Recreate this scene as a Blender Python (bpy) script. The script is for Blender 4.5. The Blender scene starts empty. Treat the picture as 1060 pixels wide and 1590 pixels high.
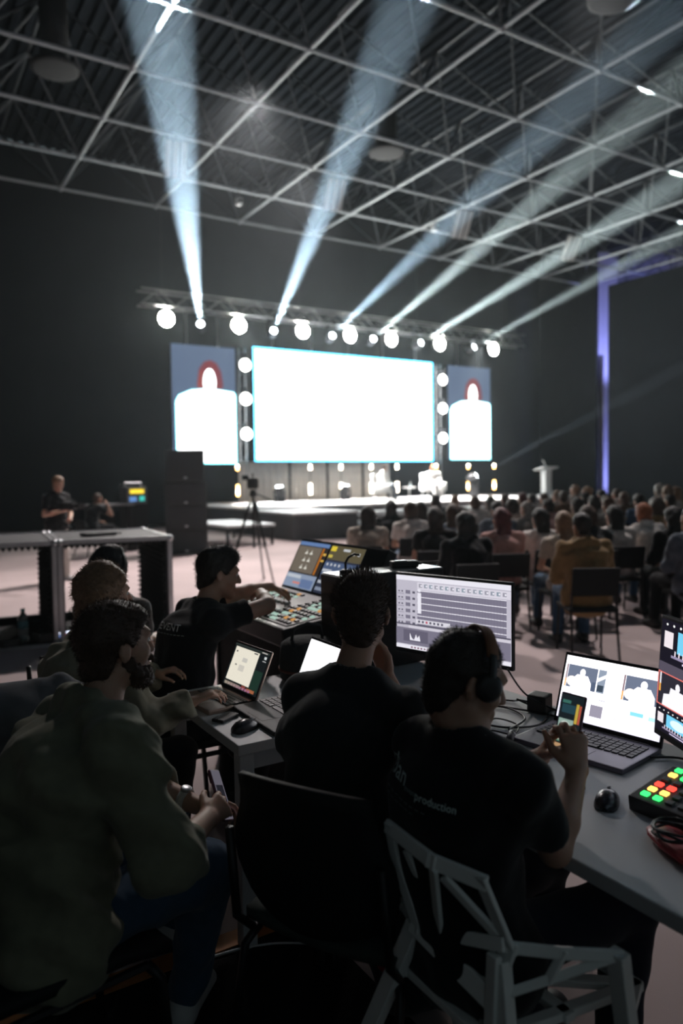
import bpy, bmesh, math, random
import numpy as np
from mathutils import Vector, Matrix
random.seed(7)
rng = np.random.default_rng(11)
C = bpy.context.scene.collection
scn = bpy.context.scene

# ------------------------------------------------------------------ camera, world, exposure
cam_d = bpy.data.cameras.new('camera')
cam = bpy.data.objects.new('camera', cam_d)
C.objects.link(cam)
HEAD = math.radians(31.7)          # heading, turned right of the stage axis (+Y)
PITCH = math.atan(53 / 1150)
ROLL = math.atan(0.014)
cam.matrix_world = (Matrix.Translation((0, 0, 1.65)) @ Matrix.Rotation(-HEAD, 4, 'Z')
                    @ Matrix.Rotation(math.pi / 2 - PITCH, 4, 'X') @ Matrix.Rotation(-ROLL * -1 * -1, 4, 'Z'))
cam_d.sensor_fit = 'VERTICAL'
cam_d.sensor_height = 36.0
cam_d.lens = 1150 / 1590 * 36.0
cam_d.clip_start = 0.05
cam_d.clip_end = 200
cam_d.dof.use_dof = True
cam_d.dof.focus_distance = 2.5
cam_d.dof.aperture_fstop = 1.6
scn.camera = cam

world = bpy.data.worlds.new('world')
scn.world = world
world.use_nodes = True
world.node_tree.nodes['Background'].inputs[0].default_value = (0.74, 0.93, 1.0, 1)
world.node_tree.nodes['Background'].inputs[1].default_value = 0.085

scn.view_settings.view_transform = 'Standard'
scn.view_settings.look = 'None'
scn.view_settings.exposure = 0.0
scn.view_settings.gamma = 1.0
scn.view_settings.use_curve_mapping = False
scn.cycles.max_bounces = 4
scn.cycles.diffuse_bounces = 2
scn.cycles.glossy_bounces = 2
scn.cycles.transmission_bounces = 4
scn.cycles.volume_bounces = 0
scn.cycles.sample_clamp_indirect = 4.0
scn.cycles.caustics_reflective = False
scn.cycles.caustics_refractive = False
scn.cycles.use_denoising = True
scn.cycles.use_adaptive_sampling = True
scn.cycles.adaptive_threshold = 0.04

# ------------------------------------------------------------------ materials
MATS = {}
def mat(name, col, rough=0.6, metal=0.0, var=0.12, scale=8.0, bump=0.0, bscale=60.0, spec=0.5, sheen=0.0, trans=0.0, sss=0.0):
    if name in MATS: return MATS[name]
    m = bpy.data.materials.new(name); m.use_nodes = True
    nt = m.node_tree; b = nt.nodes['Principled BSDF']
    b.inputs['Roughness'].default_value = rough
    b.inputs['Metallic'].default_value = metal
    b.inputs['Specular IOR Level'].default_value = spec
    if sheen: b.inputs['Sheen Weight'].default_value = sheen
    if trans: b.inputs['Transmission Weight'].default_value = trans
    if sss:
        b.inputs['Subsurface Weight'].default_value = sss
        b.inputs['Subsurface Radius'].default_value = (0.02, 0.006, 0.003)
        b.inputs['Subsurface Scale'].default_value = 0.6
    tc = nt.nodes.new('ShaderNodeTexCoord')
    if var > 0:
        n = nt.nodes.new('ShaderNodeTexNoise'); n.inputs['Scale'].default_value = scale; n.inputs['Detail'].default_value = 3
        r = nt.nodes.new('ShaderNodeValToRGB')
        a = [max(0, c * (1 - var)) for c in col]; z = [min(1, c * (1 + var)) for c in col]
        r.color_ramp.elements[0].position = 0.3; r.color_ramp.elements[1].position = 0.7
        r.color_ramp.elements[0].color = (*a, 1); r.color_ramp.elements[1].color = (*z, 1)
        nt.links.new(tc.outputs['Object'], n.inputs['Vector']); nt.links.new(n.outputs['Fac'], r.inputs[0])
        nt.links.new(r.outputs[0], b.inputs['Base Color'])
    else:
        b.inputs['Base Color'].default_value = (*col, 1)
    if bump > 0:
        n2 = nt.nodes.new('ShaderNodeTexNoise'); n2.inputs['Scale'].default_value = bscale; n2.inputs['Detail'].default_value = 2
        bp = nt.nodes.new('ShaderNodeBump'); bp.inputs['Strength'].default_value = bump; bp.inputs['Distance'].default_value = 0.01
        nt.links.new(tc.outputs['Object'], n2.inputs['Vector']); nt.links.new(n2.outputs['Fac'], bp.inputs['Height'])
        nt.links.new(bp.outputs[0], b.inputs['Normal'])
    MATS[name] = m
    return m

def emit(name, col, strength):
    if name in MATS: return MATS[name]
    m = bpy.data.materials.new(name); m.use_nodes = True
    nt = m.node_tree; nt.nodes.clear()
    o = nt.nodes.new('ShaderNodeOutputMaterial'); e = nt.nodes.new('ShaderNodeEmission')
    e.inputs[0].default_value = (*col, 1); e.inputs[1].default_value = strength
    nt.links.new(e.outputs[0], o.inputs[0]); MATS[name] = m
    return m

def display_mat(name, strength):
    """a display: the picture is stored as flat face colours and shines"""
    if name in MATS: return MATS[name]
    m = bpy.data.materials.new(name); m.use_nodes = True
    nt = m.node_tree; nt.nodes.clear()
    o = nt.nodes.new('ShaderNodeOutputMaterial'); e = nt.nodes.new('ShaderNodeEmission')
    a = nt.nodes.new('ShaderNodeVertexColor'); a.layer_name = 'picture'
    e.inputs[1].default_value = strength
    nt.links.new(a.outputs[0], e.inputs[0]); nt.links.new(e.outputs[0], o.inputs[0]); MATS[name] = m
    return m

# ------------------------------------------------------------------ mesh helpers
class MB:
    def __init__(s): s.v = []; s.f = []
    def add(s, v, f):
        o = len(s.v); s.v += [tuple(x) for x in v]; s.f += [tuple(i + o for i in q) for q in f]; return s
    def box(s, c, size, rot=None, bev=0.0):
        x, y, z = (k / 2 for k in size)
        if bev <= 0:
            v = [(a * x, b * y, d * z) for a in (-1, 1) for b in (-1, 1) for d in (-1, 1)]
            f = [(0, 1, 3, 2), (4, 6, 7, 5), (0, 4, 5, 1), (2, 3, 7, 6), (0, 2, 6, 4), (1, 5, 7, 3)]
        else:
            bm = bmesh.new(); bmesh.ops.create_cube(bm, size=1)
            for q in bm.verts: q.co = (q.co.x * 2 * x, q.co.y * 2 * y, q.co.z * 2 * z)
            bmesh.ops.bevel(bm, geom=list(bm.edges), offset=bev, segments=2, profile=0.6, affect='EDGES')
            bm.verts.index_update()
            v = [tuple(q.co) for q in bm.verts]; f = [tuple(q.index for q in p.verts) for p in bm.faces]; bm.free()
        m = rot if rot is not None else Matrix.Identity(3)
        c = Vector(c)
        return s.add([c + m @ Vector(q) for q in v], f)
    def bar(s, p, q, r, n=6, r2=None, caps=True):
        p = Vector(p); q = Vector(q); d = (q - p)
        if d.length < 1e-6: return s
        d.normalize(); a = d.orthogonal().normalized(); b = d.cross(a); r2 = r if r2 is None else r2
        v = []
        for i in range(n):
            t = 2 * math.pi * i / n; w = a * math.cos(t) + b * math.sin(t)
            v.append(p + w * r); v.append(q + w * r2)
        f = [(2 * i, 2 * ((i + 1) % n), 2 * ((i + 1) % n) + 1, 2 * i + 1) for i in range(n)]
        if caps: f += [tuple(range(2 * n - 2, -1, -2)), tuple(range(1, 2 * n, 2))]
        return s.add(v, f)
    def tube(s, pts, r, n=6):
        pts = [Vector(p) for p in pts]; v = []; prev = None
        for i, p in enumerate(pts):
            d = (pts[min(i + 1, len(pts) - 1)] - pts[max(i - 1, 0)]).normalized()
            if prev is None: a = d.orthogonal().normalized()
            else:
                a = prev - d * prev.dot(d)
                a = a.normalized() if a.length > 1e-5 else d.orthogonal().normalized()
            prev = a; b = d.cross(a)
            rr = r[i] if isinstance(r, (list, tuple)) else r
            for k in range(n):
                t = 2 * math.pi * k / n; v.append(p + (a * math.cos(t) + b * math.sin(t)) * rr)
        f = []
        for i in range(len(pts) - 1):
            for k in range(n):
                f.append((i * n + k, i * n + (k + 1) % n, (i + 1) * n + (k + 1) % n, (i + 1) * n + k))
        f += [tuple(range(n - 1, -1, -1)), tuple(range((len(pts) - 1) * n, len(pts) * n))]
        return s.add(v, f)
    def lathe(s, prof, c=(0, 0, 0), axis=(0, 0, 1), n=20):
        d = Vector(axis).normalized(); a = d.orthogonal().normalized(); b = d.cross(a); c = Vector(c); v = []
        for (r, h) in prof:
            for k in range(n):
                t = 2 * math.pi * k / n; v.append(c + d * h + (a * math.cos(t) + b * math.sin(t)) * r)
        f = []
        for i in range(len(prof) - 1):
            for k in range(n):
                f.append((i * n + k, i * n + (k + 1) % n, (i + 1) * n + (k + 1) % n, (i + 1) * n + k))
        f += [tuple(range(n - 1, -1, -1)), tuple(range((len(prof) - 1) * n, len(prof) * n))]
        return s.add(v, f)
    def ball(s, c, r, n=10, m=6):
        prof = []
        rx = r if isinstance(r, (tuple, list)) else (r, r, r)
        c = Vector(c); v = []; f = []
        for i in range(1, m):
            ph = math.pi * i / m
            for k in range(n):
                t = 2 * math.pi * k / n
                v.append((c.x + rx[0] * math.sin(ph) * math.cos(t), c.y + rx[1] * math.sin(ph) * math.sin(t), c.z + rx[2] * math.cos(ph)))
        v.append((c.x, c.y, c.z + rx[2])); v.append((c.x, c.y, c.z - rx[2])); T = len(v) - 2; B = T + 1
        for i in range(m - 2):
            for k in range(n):
                f.append((i * n + k, (i + 1) * n + k, (i + 1) * n + (k + 1) % n, i * n + (k + 1) % n))
        for k in range(n):
            f.append((T, k, (k + 1) % n)); f.append((B, (m - 2) * n + (k + 1) % n, (m - 2) * n + k))
        return s.add(v, f)
    def prism(s, poly, base, ax, ay, depth):
        """outline poly in the plane spanned by ax, ay at base, thickness depth along ax x ay"""
        ax = Vector(ax); ay = Vector(ay); nz = ax.cross(ay).normalized(); base = Vector(base); n = len(poly)
        v = [base + ax * x + ay * y for x, y in poly] + [base + ax * x + ay * y + nz * depth for x, y in poly]
        f = [tuple(range(n - 1, -1, -1)), tuple(range(n, 2 * n))] + [(i, (i + 1) % n, n + (i + 1) % n, n + i) for i in range(n)]
        return s.add(v, f)
    def mesh(s, name, smooth=False):
        me = bpy.data.meshes.new(name); me.from_pydata(s.v, [], s.f); me.update()
        if smooth:
            me.polygons.foreach_set('use_smooth', [True] * len(me.polygons))
        return me
    def build(s, name, m, parent=None, smooth=False, loc=None):
        """one object; geometry is given in the parent's space (or in the world, with the origin moved to loc)"""
        if loc is not None:
            L = Vector(loc); s.v = [tuple(Vector(q) - L) for q in s.v]
        me = s.mesh(name, smooth)
        o = bpy.data.objects.new(name, me); C.objects.link(o)
        if m is not None: me.materials.append(m)
        if parent is not None: o.parent = parent
        if loc is not None: o.location = loc
        return o

def rotz(a): return Matrix.Rotation(a, 3, 'Z')
def tag(o, label, cat, group=None, kind=None):
    o['label'] = label
    if cat: o['category'] = cat
    if group: o['group'] = group
    if kind: o['kind'] = kind
    return o
def struct(o, label=None):
    o['kind'] = 'structure'
    if label: o['label'] = label
    return o
def empty(name, loc=(0, 0, 0), rz=0.0, label=None, cat=None, group=None):
    o = bpy.data.objects.new(name, None); C.objects.link(o)
    o.empty_display_size = 0.1; o.location = loc; o.rotation_euler = (0, 0, rz)
    if label: tag(o, label, cat, group)
    return o
def copy_tree(o, parent=None):
    c = o.copy(); C.objects.link(c); c.parent = parent
    for ch in [x for x in bpy.data.objects if x.parent == o]: copy_tree(ch, c)
    return c
def aim(d):
    """rotation matrix whose -Z looks along d"""
    return Vector(d).to_track_quat('-Z', 'Y').to_matrix()

def picture(name, parent, origin, ax, ay, items, m, step=0.0004):
    """a shining picture: coloured flat polygons, item = (colour, [(x, y), ...]) in units of the ax, ay edge vectors"""
    ax = Vector(ax); ay = Vector(ay); nz = ax.cross(ay).normalized(); origin = Vector(origin)
    V = []; Fc = []; cols = []; step = min(step, 0.004 / max(len(items), 1))
    for i, (col, poly) in enumerate(items):
        o = len(V); lay = i
        V += [tuple(origin + ax * x + ay * y + nz * step * (lay + 1)) for x, y in poly]
        Fc.append(tuple(range(o, o + len(poly)))); cols += [(*col, 1.0)] * len(poly)
    me = bpy.data.meshes.new(name); me.from_pydata(V, [], Fc); me.update()
    ca = me.color_attributes.new('picture', 'FLOAT_COLOR', 'CORNER')
    ca.data.foreach_set('color', np.array(cols, dtype=np.float32).ravel())
    me.materials.append(m)
    o = bpy.data.objects.new(name, me); C.objects.link(o); o.parent = parent
    return o
def rect(x0, y0, x1, y1): return [(x0, y0), (x1, y0), (x1, y1), (x0, y1)]
def ellipse(cx, cy, rx, ry, n=20): return [(cx + rx * math.cos(2 * math.pi * i / n), cy + ry * math.sin(2 * math.pi * i / n)) for i in range(n)]

def spot(name, loc, target, watts, angle, blend=0.2, col=(1, 1, 1), radius=0.05, parent=None):
    l = bpy.data.lights.new(name, 'SPOT'); l.energy = watts; l.spot_size = math.radians(angle); l.spot_blend = blend
    l.color = col; l.shadow_soft_size = radius
    o = bpy.data.objects.new(name, l); C.objects.link(o); o.location = loc
    o.rotation_euler = (Vector(target) - Vector(loc)).to_track_quat('-Z', 'Y').to_euler()
    return o

# common materials
M_BLACK = mat('black_plastic', (0.012, 0.013, 0.014), 0.45)
M_BLACKMET = mat('black_metal', (0.02, 0.02, 0.022), 0.4, 0.6)
M_ALU = mat('aluminium', (0.55, 0.56, 0.58), 0.35, 0.85, var=0.08)
M_STEEL = mat('painted_steel', (0.62, 0.66, 0.68), 0.5, 0.1, var=0.15, scale=2)
M_WHITE = mat('white_laminate', (0.62, 0.63, 0.64), 0.45, var=0.05)
M_GREY = mat('grey_plastic', (0.16, 0.16, 0.17), 0.5)
# ------------------------------------------------------------------ the hall
# floor
M_FLOOR = mat('pale_carpet', (0.50, 0.41, 0.405), 0.9, var=0.12, scale=0.7, bump=0.15, bscale=400, spec=0.2)
MB().box((12, 11, -0.05), (44, 36, 0.1)).build('floor', M_FLOOR)
struct(bpy.data.objects['floor'], 'pale pinkish carpet of the hall')
M_BLKWALL = mat('dark_wall_cloth', (0.012, 0.015, 0.018), 0.95, var=0.15, scale=0.6, bump=0.1, bscale=3, spec=0.1)
struct(MB().box((9.2, 26.9, 6.3), (38.4, 0.3, 12.8)).build('wall_back', M_BLKWALL), 'tall dark back wall of the hall')
struct(MB().box((-9.9, 11, 6.3), (0.3, 36, 12.8)).build('wall_left', M_BLKWALL))
# partition on the right; its top stays below the ceiling
struct(MB().box((28.2, 13.0, 5.05), (0.35, 18.6, 10.1)).build('wall_right', M_BLKWALL), 'dark partition wall on the right')
M_PALE = mat('pale_paint', (0.6, 0.6, 0.62), 0.7, var=0.05)
struct(MB().box((33.6, 12, 6.4), (0.3, 32, 12.6)).build('wall_right_outer', M_PALE))
# pale column seen in the gap between the two walls
col = MB().box((29.45, 23.6, 6.0), (1.0, 0.6, 12.0)).box((28.95, 23.6, 9.6), (0.8, 0.62, 4.7)).build('trim_1', M_PALE)
struct(col, 'pale column washed in violet light beside the partition')
struct(MB().box((28.46, 25.1, 6.3), (0.12, 3.7, 12.8)).build('wall_added_return', M_BLKWALL))  # added wall return, keeps the stage light off the column's side
struct(MB().box((31.6, 26.9, 6.3), (6.0, 0.3, 12.8)).build('wall_back_outer', M_BLKWALL))

# black floor covering of the control position, its far edge taped orange
mt_ = MB().box((-0.35, 0.2175, 0.006), (3.3, 4.435, 0.012)).build('floor_covering', mat('black_carpet', (0.008, 0.008, 0.009), 0.95, var=0.2, scale=20, bump=0.2, bscale=300, spec=0.1)); struct(mt_, 'black carpet under the control position')
struct(MB().box((-0.35, 2.40, 0.014), (3.3, 0.085, 0.004)).build('floor_edge_tape', mat('orange_tape', (0.42, 0.15, 0.03), 0.7), mt_))
# corrugated roof deck
M_DECK = mat('roof_deck', (0.010, 0.014, 0.019), 0.9, 0.0, var=0.2, scale=1.0, spec=0.1)
mb = MB(); x = -9.0; prof = []
while x < 33.2:
    prof += [(x, 13.0), (x + 0.13, 13.0), (x + 0.17, 12.9), (x + 0.30, 12.9), (x + 0.34, 13.0)]; x += 0.34
for y0, y1 in ((-6.0, 27.0),):
    n = len(prof)
    v = [(a, y0, z) for a, z in prof] + [(a, y1, z) for a, z in prof]
    mb.add(v, [(i, i + 1, n + i + 1, n + i) for i in range(n - 1)])
struct(mb.build('ceiling', M_DECK), 'dark corrugated roof deck')

# space frame: bottom chords, nodes, webs
frame = empty('ceiling_space_frame', (0, 0, 0)); struct(frame, 'white space frame of tubes under the roof deck')
UX = [4.97 + 2.98 * i for i in range(-3, 10)]; VY = [13.88 + 2.58 * j for j in range(-5, 5)]; ZC = 10.65; ZT = 12.45
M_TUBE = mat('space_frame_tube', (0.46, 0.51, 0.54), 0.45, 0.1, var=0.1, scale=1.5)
chx = MB().bar((0.09, 0, 0), (2.89, 0, 0), 0.048, 8).mesh('chord'); chx.materials.append(M_TUBE)
chy = MB().bar((0, 0.09, 0), (0, 2.49, 0), 0.048, 8).mesh('chord'); chy.materials.append(M_TUBE)
nod = MB().ball((0, 0, 0), 0.085, 10, 7).mesh('node', True); nod.materials.append(M_TUBE)
webs = []
def put(me, name, loc, parent):
    o = bpy.data.objects.new(name, me); C.objects.link(o); o.location = loc; o.parent = parent; return o
cd = Vector((math.sin(HEAD), math.cos(HEAD), 0))
def seen(x, y, pad=3.0):
    fw = x * cd.x + y * cd.y; rt = x * cd.y - y * cd.x
    return fw > 3.0 and abs(rt) < fw * 0.47 + pad
for x in UX:
    for y in VY:
        if not seen(x, y): continue
        if x < UX[-1]: put(chx, 'chord', (x, y, ZC), frame)
        if y < VY[-1]: put(chy, 'chord', (x, y, ZC), frame)
        put(nod, 'node', (x, y, ZC), frame)
        for sx in (-1, 1):
            for sy in (-1, 1):
                webs.append((math.hypot(x, y), (x, y, ZC), (x + sx * 1.49, y + sy * 1.29, ZT)))
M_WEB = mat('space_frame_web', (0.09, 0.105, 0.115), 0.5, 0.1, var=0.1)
webme = {}
webs.sort(key=lambda w: w[0])
rest = MB()
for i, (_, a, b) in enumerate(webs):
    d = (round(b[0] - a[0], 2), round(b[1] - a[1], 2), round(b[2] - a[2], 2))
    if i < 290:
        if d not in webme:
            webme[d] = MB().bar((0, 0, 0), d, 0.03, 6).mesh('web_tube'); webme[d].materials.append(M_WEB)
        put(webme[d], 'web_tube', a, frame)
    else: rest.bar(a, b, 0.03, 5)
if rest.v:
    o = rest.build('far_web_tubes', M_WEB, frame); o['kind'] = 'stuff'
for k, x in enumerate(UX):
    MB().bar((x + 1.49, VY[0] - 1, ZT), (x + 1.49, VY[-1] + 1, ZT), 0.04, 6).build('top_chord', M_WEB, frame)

# round air diffusers on drop ducts
M_DUCT = mat('duct_sheet', (0.018, 0.02, 0.022), 0.8, 0.0)
for (x, y, lab) in ((3.57, 17.6, 'round ceiling air diffuser in the dark far corner over the cameraman'),
                    (12.4, 17.4, 'round ceiling air diffuser above the row of beams over the stage'),
                    (12.3, 9.65, 'round ceiling air diffuser against the corrugated deck, nearest to the camera')):
    e = empty('air_diffuser', (x, y, 10.75), 0, lab, 'air vent', 'round ceiling diffusers')
    MB().lathe([(0.30, 0.12), (0.30, 2.2)], n=24).build('duct', M_DUCT, e, True)
    MB().lathe([(0.42, 0.0), (0.52, 0.03), (0.52, 0.08), (0.30, 0.2), (0.27, 0.16), (0.38, 0.05)], n=28).build('ring', M_DUCT, e, True)
    MB().lathe([(0.02, 0.02), (0.22, 0.04), (0.24, 0.08), (0.02, 0.10)], n=24).build('deflector', M_DUCT, e, True)

# unlit high-bay panel lamps hanging in a row
M_LAMPGLASS = mat('lamp_diffuser', (0.8, 0.8, 0.78), 0.35, var=0.03)
for i, (x, z, lab) in enumerate(((6.84, 10.05, 'switched-off panel lamp inside the leftmost light beam'), (11.72, 10.05, 'switched-off panel lamp in the second light beam from the left'),
               (16.69, 10.0, 'switched-off panel lamp hanging above the large screen, third of the row'), (21.96, 10.0, 'switched-off panel lamp nearest to the violet column'))):
    e = empty('panel_lamp', (x, 19.1, z), 0, lab, 'lamp', 'row of panel lamps under the roof')
    e.rotation_euler = (math.radians(35), 0, math.radians(-12))
    MB().box((0, 0.05, 0), (0.62, 0.05, 0.95)).build('housing', M_GREY, e)
    for k in range(3):
        MB().box((-0.2 + 0.2 * k, 0.0, 0), (0.13, 0.06, 0.9), bev=0.015).build('diffuser', M_LAMPGLASS, e)
    MB().bar((0, 0.08, 0.3), (0, 1.2, 2.2), 0.012, 5).build('hanger', M_BLACKMET, e)
# two small ceiling cameras
for (x, y, z, lab) in ((9.3, 20.6, 9.9, 'small white device hanging beside the leftmost light beam'), (15.9, 19.6, 9.9, 'small white device hanging above the middle of the large screen')):
    e = empty('ceiling_sensor', (x, y, z), 0, lab, 'sensor')
    MB().box((0, 0, 0), (0.16, 0.2, 0.22), bev=0.03).build('body', M_WHITE, e)
    MB().bar((0, 0, 0.1), (0, 0, 2.5), 0.012, 5).build('hanger', M_BLACKMET, e)
    MB().lathe([(0.05, 0), (0.05, 0.06), (0.03, 0.08)], (0, -0.08, -0.02), (0, -1, 0), 12).build('lens', M_BLACK, e)
# ------------------------------------------------------------------ the stage and its screens
VS = 25.0
M_CAB = mat('led_cabinet', (0.015, 0.015, 0.017), 0.6)
def led_wall(name, label, u0, u1, z0, z1, items, strength):
    e = empty(name, ((u0 + u1) / 2, VS, z0), 0, label, 'screen')
    w = u1 - u0; h = z1 - z0
    MB().box((0, 0.12, h / 2), (w, 0.2, h)).build('cabinet', M_CAB, e)
    picture('screen_image', e, (-w / 2, 0.012, 0), (w, 0, 0), (0, 0, h), items, display_mat('led_' + name, strength), 0.002)
    for k in range(max(2, int(w / 1.6))):
        xx = -w / 2 + w * (k + 0.5) / max(2, int(w / 1.6)); MB().box((xx, 0.14, h + (7.44 - z1) / 2), (0.07, 0.05, 7.44 - z1)).box((xx, -0.06, 7.46 - z0), (0.06, 0.46, 0.05)).build('hanger', mat('truss_tube', (0.5, 0.5, 0.5), 0.35, 0.9, var=0.05), e)
    return e
# big screen: almost white picture with a cool rim
items = [((0.10, 0.62, 1.0), rect(0, 0, 1, 1)), ((1.0, 1.0, 1.0), rect(0.012, 0.022, 0.988, 0.978)),
         ((0.93, 0.96, 1.0), rect(0.80, 0.925, 0.93, 0.945))]
led_wall('large_led_screen', 'large white glowing LED screen above the stage', 11.73, 20.1, 2.31, 6.5, items, 7.0)
def presenter(jw):
    bg = (0.025, 0.036, 0.058)
    hair = (0.05, 0.010, 0.013); w = (1, 1, 1.0); teal = (0.25, 0.9, 1.0)
    it = [(bg, rect(0, 0, 1, 1))]
    it.append((hair, [(0.41, 0.585), (0.39, 0.68), (0.42, 0.80), (0.50, 0.865), (0.60, 0.885), (0.70, 0.86), (0.77, 0.79), (0.80, 0.68), (0.77, 0.60), (0.72, 0.58), (0.5, 0.58)]))
    it.append(((0.075, 0.015, 0.013), [(0.40, 0.60), (0.39, 0.68), (0.43, 0.78), (0.47, 0.80), (0.46, 0.62)]))
    it.append((w, ellipse(0.585, 0.695, 0.098, 0.115)))
    it.append((w, rect(0.50, 0.52, 0.68, 0.62)))
    it.append((teal, [(0.05, 0.0), (0.05, 0.52), (0.10, 0.575), (0.30, 0.625), (0.48, 0.635), (0.72, 0.635), (0.97, 0.62), (1.0, 0.60), (1.0, 0.0)]))
    it.append((w, [(0.065, 0.012), (0.065, 0.52), (0.11, 0.57), (0.30, 0.618), (0.48, 0.63), (0.72, 0.63), (0.96, 0.615), (0.985, 0.59), (0.985, 0.012)]))
    it.append(((0.01, 0.016, 0.024), [(0.36, 0.44), (0.40, 0.47), (0.40, 0.445), (0.375, 0.42)]))
    it.append(((0.01, 0.016, 0.024), [(0.165, 0.27), (0.185, 0.235), (0.225, 0.215), (0.23, 0.225), (0.19, 0.25)]))
    it.append(((0.1, 0.25, 0.35), [(0.475, 0.595), (0.50, 0.585), (0.495, 0.60)]))
    return it
led_wall('portrait_led_screen', 'portrait LED screen showing a red-haired presenter, behind the speaker stack', 8.62, 11.0, 2.22, 6.38, presenter(1), 4.2)
led_wall('portrait_led_screen', 'portrait LED screen showing a red-haired presenter, on the lectern side of the stage', 20.94, 23.4, 2.38, 6.46, presenter(1), 4.2)

# lighting truss
M_TRUSS = mat('truss_tube', (0.5, 0.5, 0.5), 0.35, 0.9, var=0.05)
tr = empty('lighting_truss', (7.4, 24.5, 7.45), 0, 'long aluminium box truss hanging over the screens', 'truss')
LT = 17.4
for (dy, dz) in ((-0.25, 0), (0.25, 0), (-0.25, 0.5), (0.25, 0.5)):
    MB().bar((0, dy, dz), (LT, dy, dz), 0.028, 8).build('chord', M_TRUSS, tr)
k = 0; x = 0.0
while x < LT - 0.4:
    a, b = (0, 0.5) if k % 2 == 0 else (0.5, 0)
    for dy in (-0.25, 0.25): MB().bar((x, dy, a), (x + 0.58, dy, b), 0.015, 6).build('brace', M_TRUSS, tr)
    MB().bar((x, -0.25, a), (x + 0.58, 0.25, a), 0.013, 5).build('brace', M_TRUSS, tr)
    x += 0.58; k += 1
for x in (0.8, 6, 11.5, 16.5): MB().bar((x, 0, 0.5), (x, 0, 5.3), 0.012, 5).build('hanging_cable', M_BLACKMET, tr)

# blinder / wash lamps on the truss
E_WASH = emit('wash_lens_glow', (1.0, 1.0, 0.90), 230)
def wash_lamp(x, z, label, group, d=0.26, y=24.35, glow=E_WASH, watts=260, tgt=None, ang=95):
    e = empty('wash_lamp', (x, y, z), 0, label, 'stage light', group)
    MB().lathe([(d * 0.75, 0.30), (d * 1.0, 0.2), (d * 1.12, 0.04), (d * 1.12, 0.0), (d * 1.02, 0.0)], (0, 0, 0), (0, 1, 0), 20).build('housing', M_BLACKMET, e, True)
    MB().lathe([(0.001, -0.03), (d * 0.6, -0.022), (d, 0.0), (d, 0.02)], (0, 0, 0), (0, 1, 0), 22).build('lens', glow, e, True)
    yk = MB().tube([(-d * 1.2, 0.12, 0), (-d * 1.2, 0.12, d * 1.3), (d * 1.2, 0.12, d * 1.3), (d * 1.2, 0.12, 0)], 0.02, 5); yk.build('yoke', M_BLACKMET, e)
    MB().box((0, 0.14, d * 1.3 + 0.06), (0.06, 0.58, 0.14)).build('clamp', M_BLACKMET, e)
    return e
words = ['first', 'second', 'third', 'fourth', 'fifth', 'sixth', 'seventh']
for i, (x, z) in enumerate(((8.26, 7.05), (10.89, 7.08), (13.46, 7.12), (15.54, 7.14), (17.5, 7.16), (19.98, 7.18), (22.99, 7.2))):
    wash_lamp(x, z, 'big glowing wash light on the truss, %s from the left' % words[i], 'wash lights on the truss')
# narrow-beam moving heads on the truss
E_BEAM = emit('beam_lens_glow', (0.85, 0.95, 1.0), 40)
def moving_head(x, y, z, target, label, group, watts, angle, col=(0.8, 0.9, 1.0), up=True, lens=0.11):
    e = empty('moving_head_light', (x, y, z), 0, label, 'stage light', group)
    d = (Vector(target) - Vector((x, y, z))).normalized(); R = aim(d).to_4x4()
    h = MB(); h.lathe([(0.10, 0.32), (0.16, 0.25), (0.17, 0.05), (0.14, -0.05), (0.14, -0.12)], n=16)
    ho = h.build('head', M_BLACKMET, e, True); ho.matrix_local = R
    l = MB().lathe([(0.001, -0.135), (lens, -0.127), (lens, -0.06)], n=18).build('lens', E_BEAM, e, True); l.matrix_local = R
    s = 1 if up else -1
    MB().tube([(-0.22, 0, 0), (-0.22, 0, 0.28 * s), (0.22, 0, 0.28 * s), (0.22, 0, 0)], 0.035, 6).build('yoke', M_BLACKMET, e)
    MB().box((0, 0, 0.36 * s), (0.34, 0.26, 0.14), bev=0.02).build('base', M_BLACKMET, e)
    MB().box((0, 0.05 if up else 0, 0.46 if up else -0.56), (0.08 if up else 0.3, 0.62 if up else 0.24, 0.10 if up else 0.52)).build('mount', M_BLACKMET, e)
    sp = spot('beam', Vector((x, y, z)) + d * 0.14, target, watts, angle, 0.25, col, lens * 0.8)
    return e
BEAMS = [((9.49, 6.95), (4.18, 12.6, 10.6), 6.4, 1.0), ((12.26, 6.98), (8.22, 10.2, 10.6), 5.0, 0.9), ((14.72, 7.02), (13.0, 8.2, 10.6), 4.4, 1.0),
         ((16.59, 7.06), (15.4, 9.65, 10.6), 4.0, 1.7), ((18.92, 7.1), (20.7, 13.0, 10.6), 4.6, 3.4), ((21.79, 7.15), (24.9, 15.6, 10.6), 4.2, 2.8)]
for i, ((x, z), tgt, ang, k) in enumerate(BEAMS):
    moving_head(x, 24.4, z, tgt, 'beam light sending a shaft upwards from the truss, %s from the left' % words[i], 'beam lights on the truss', 2600000 * k, ang, (0.70, 0.86, 1.0) if i < 3 else (0.92, 1.0, 0.95))
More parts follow.
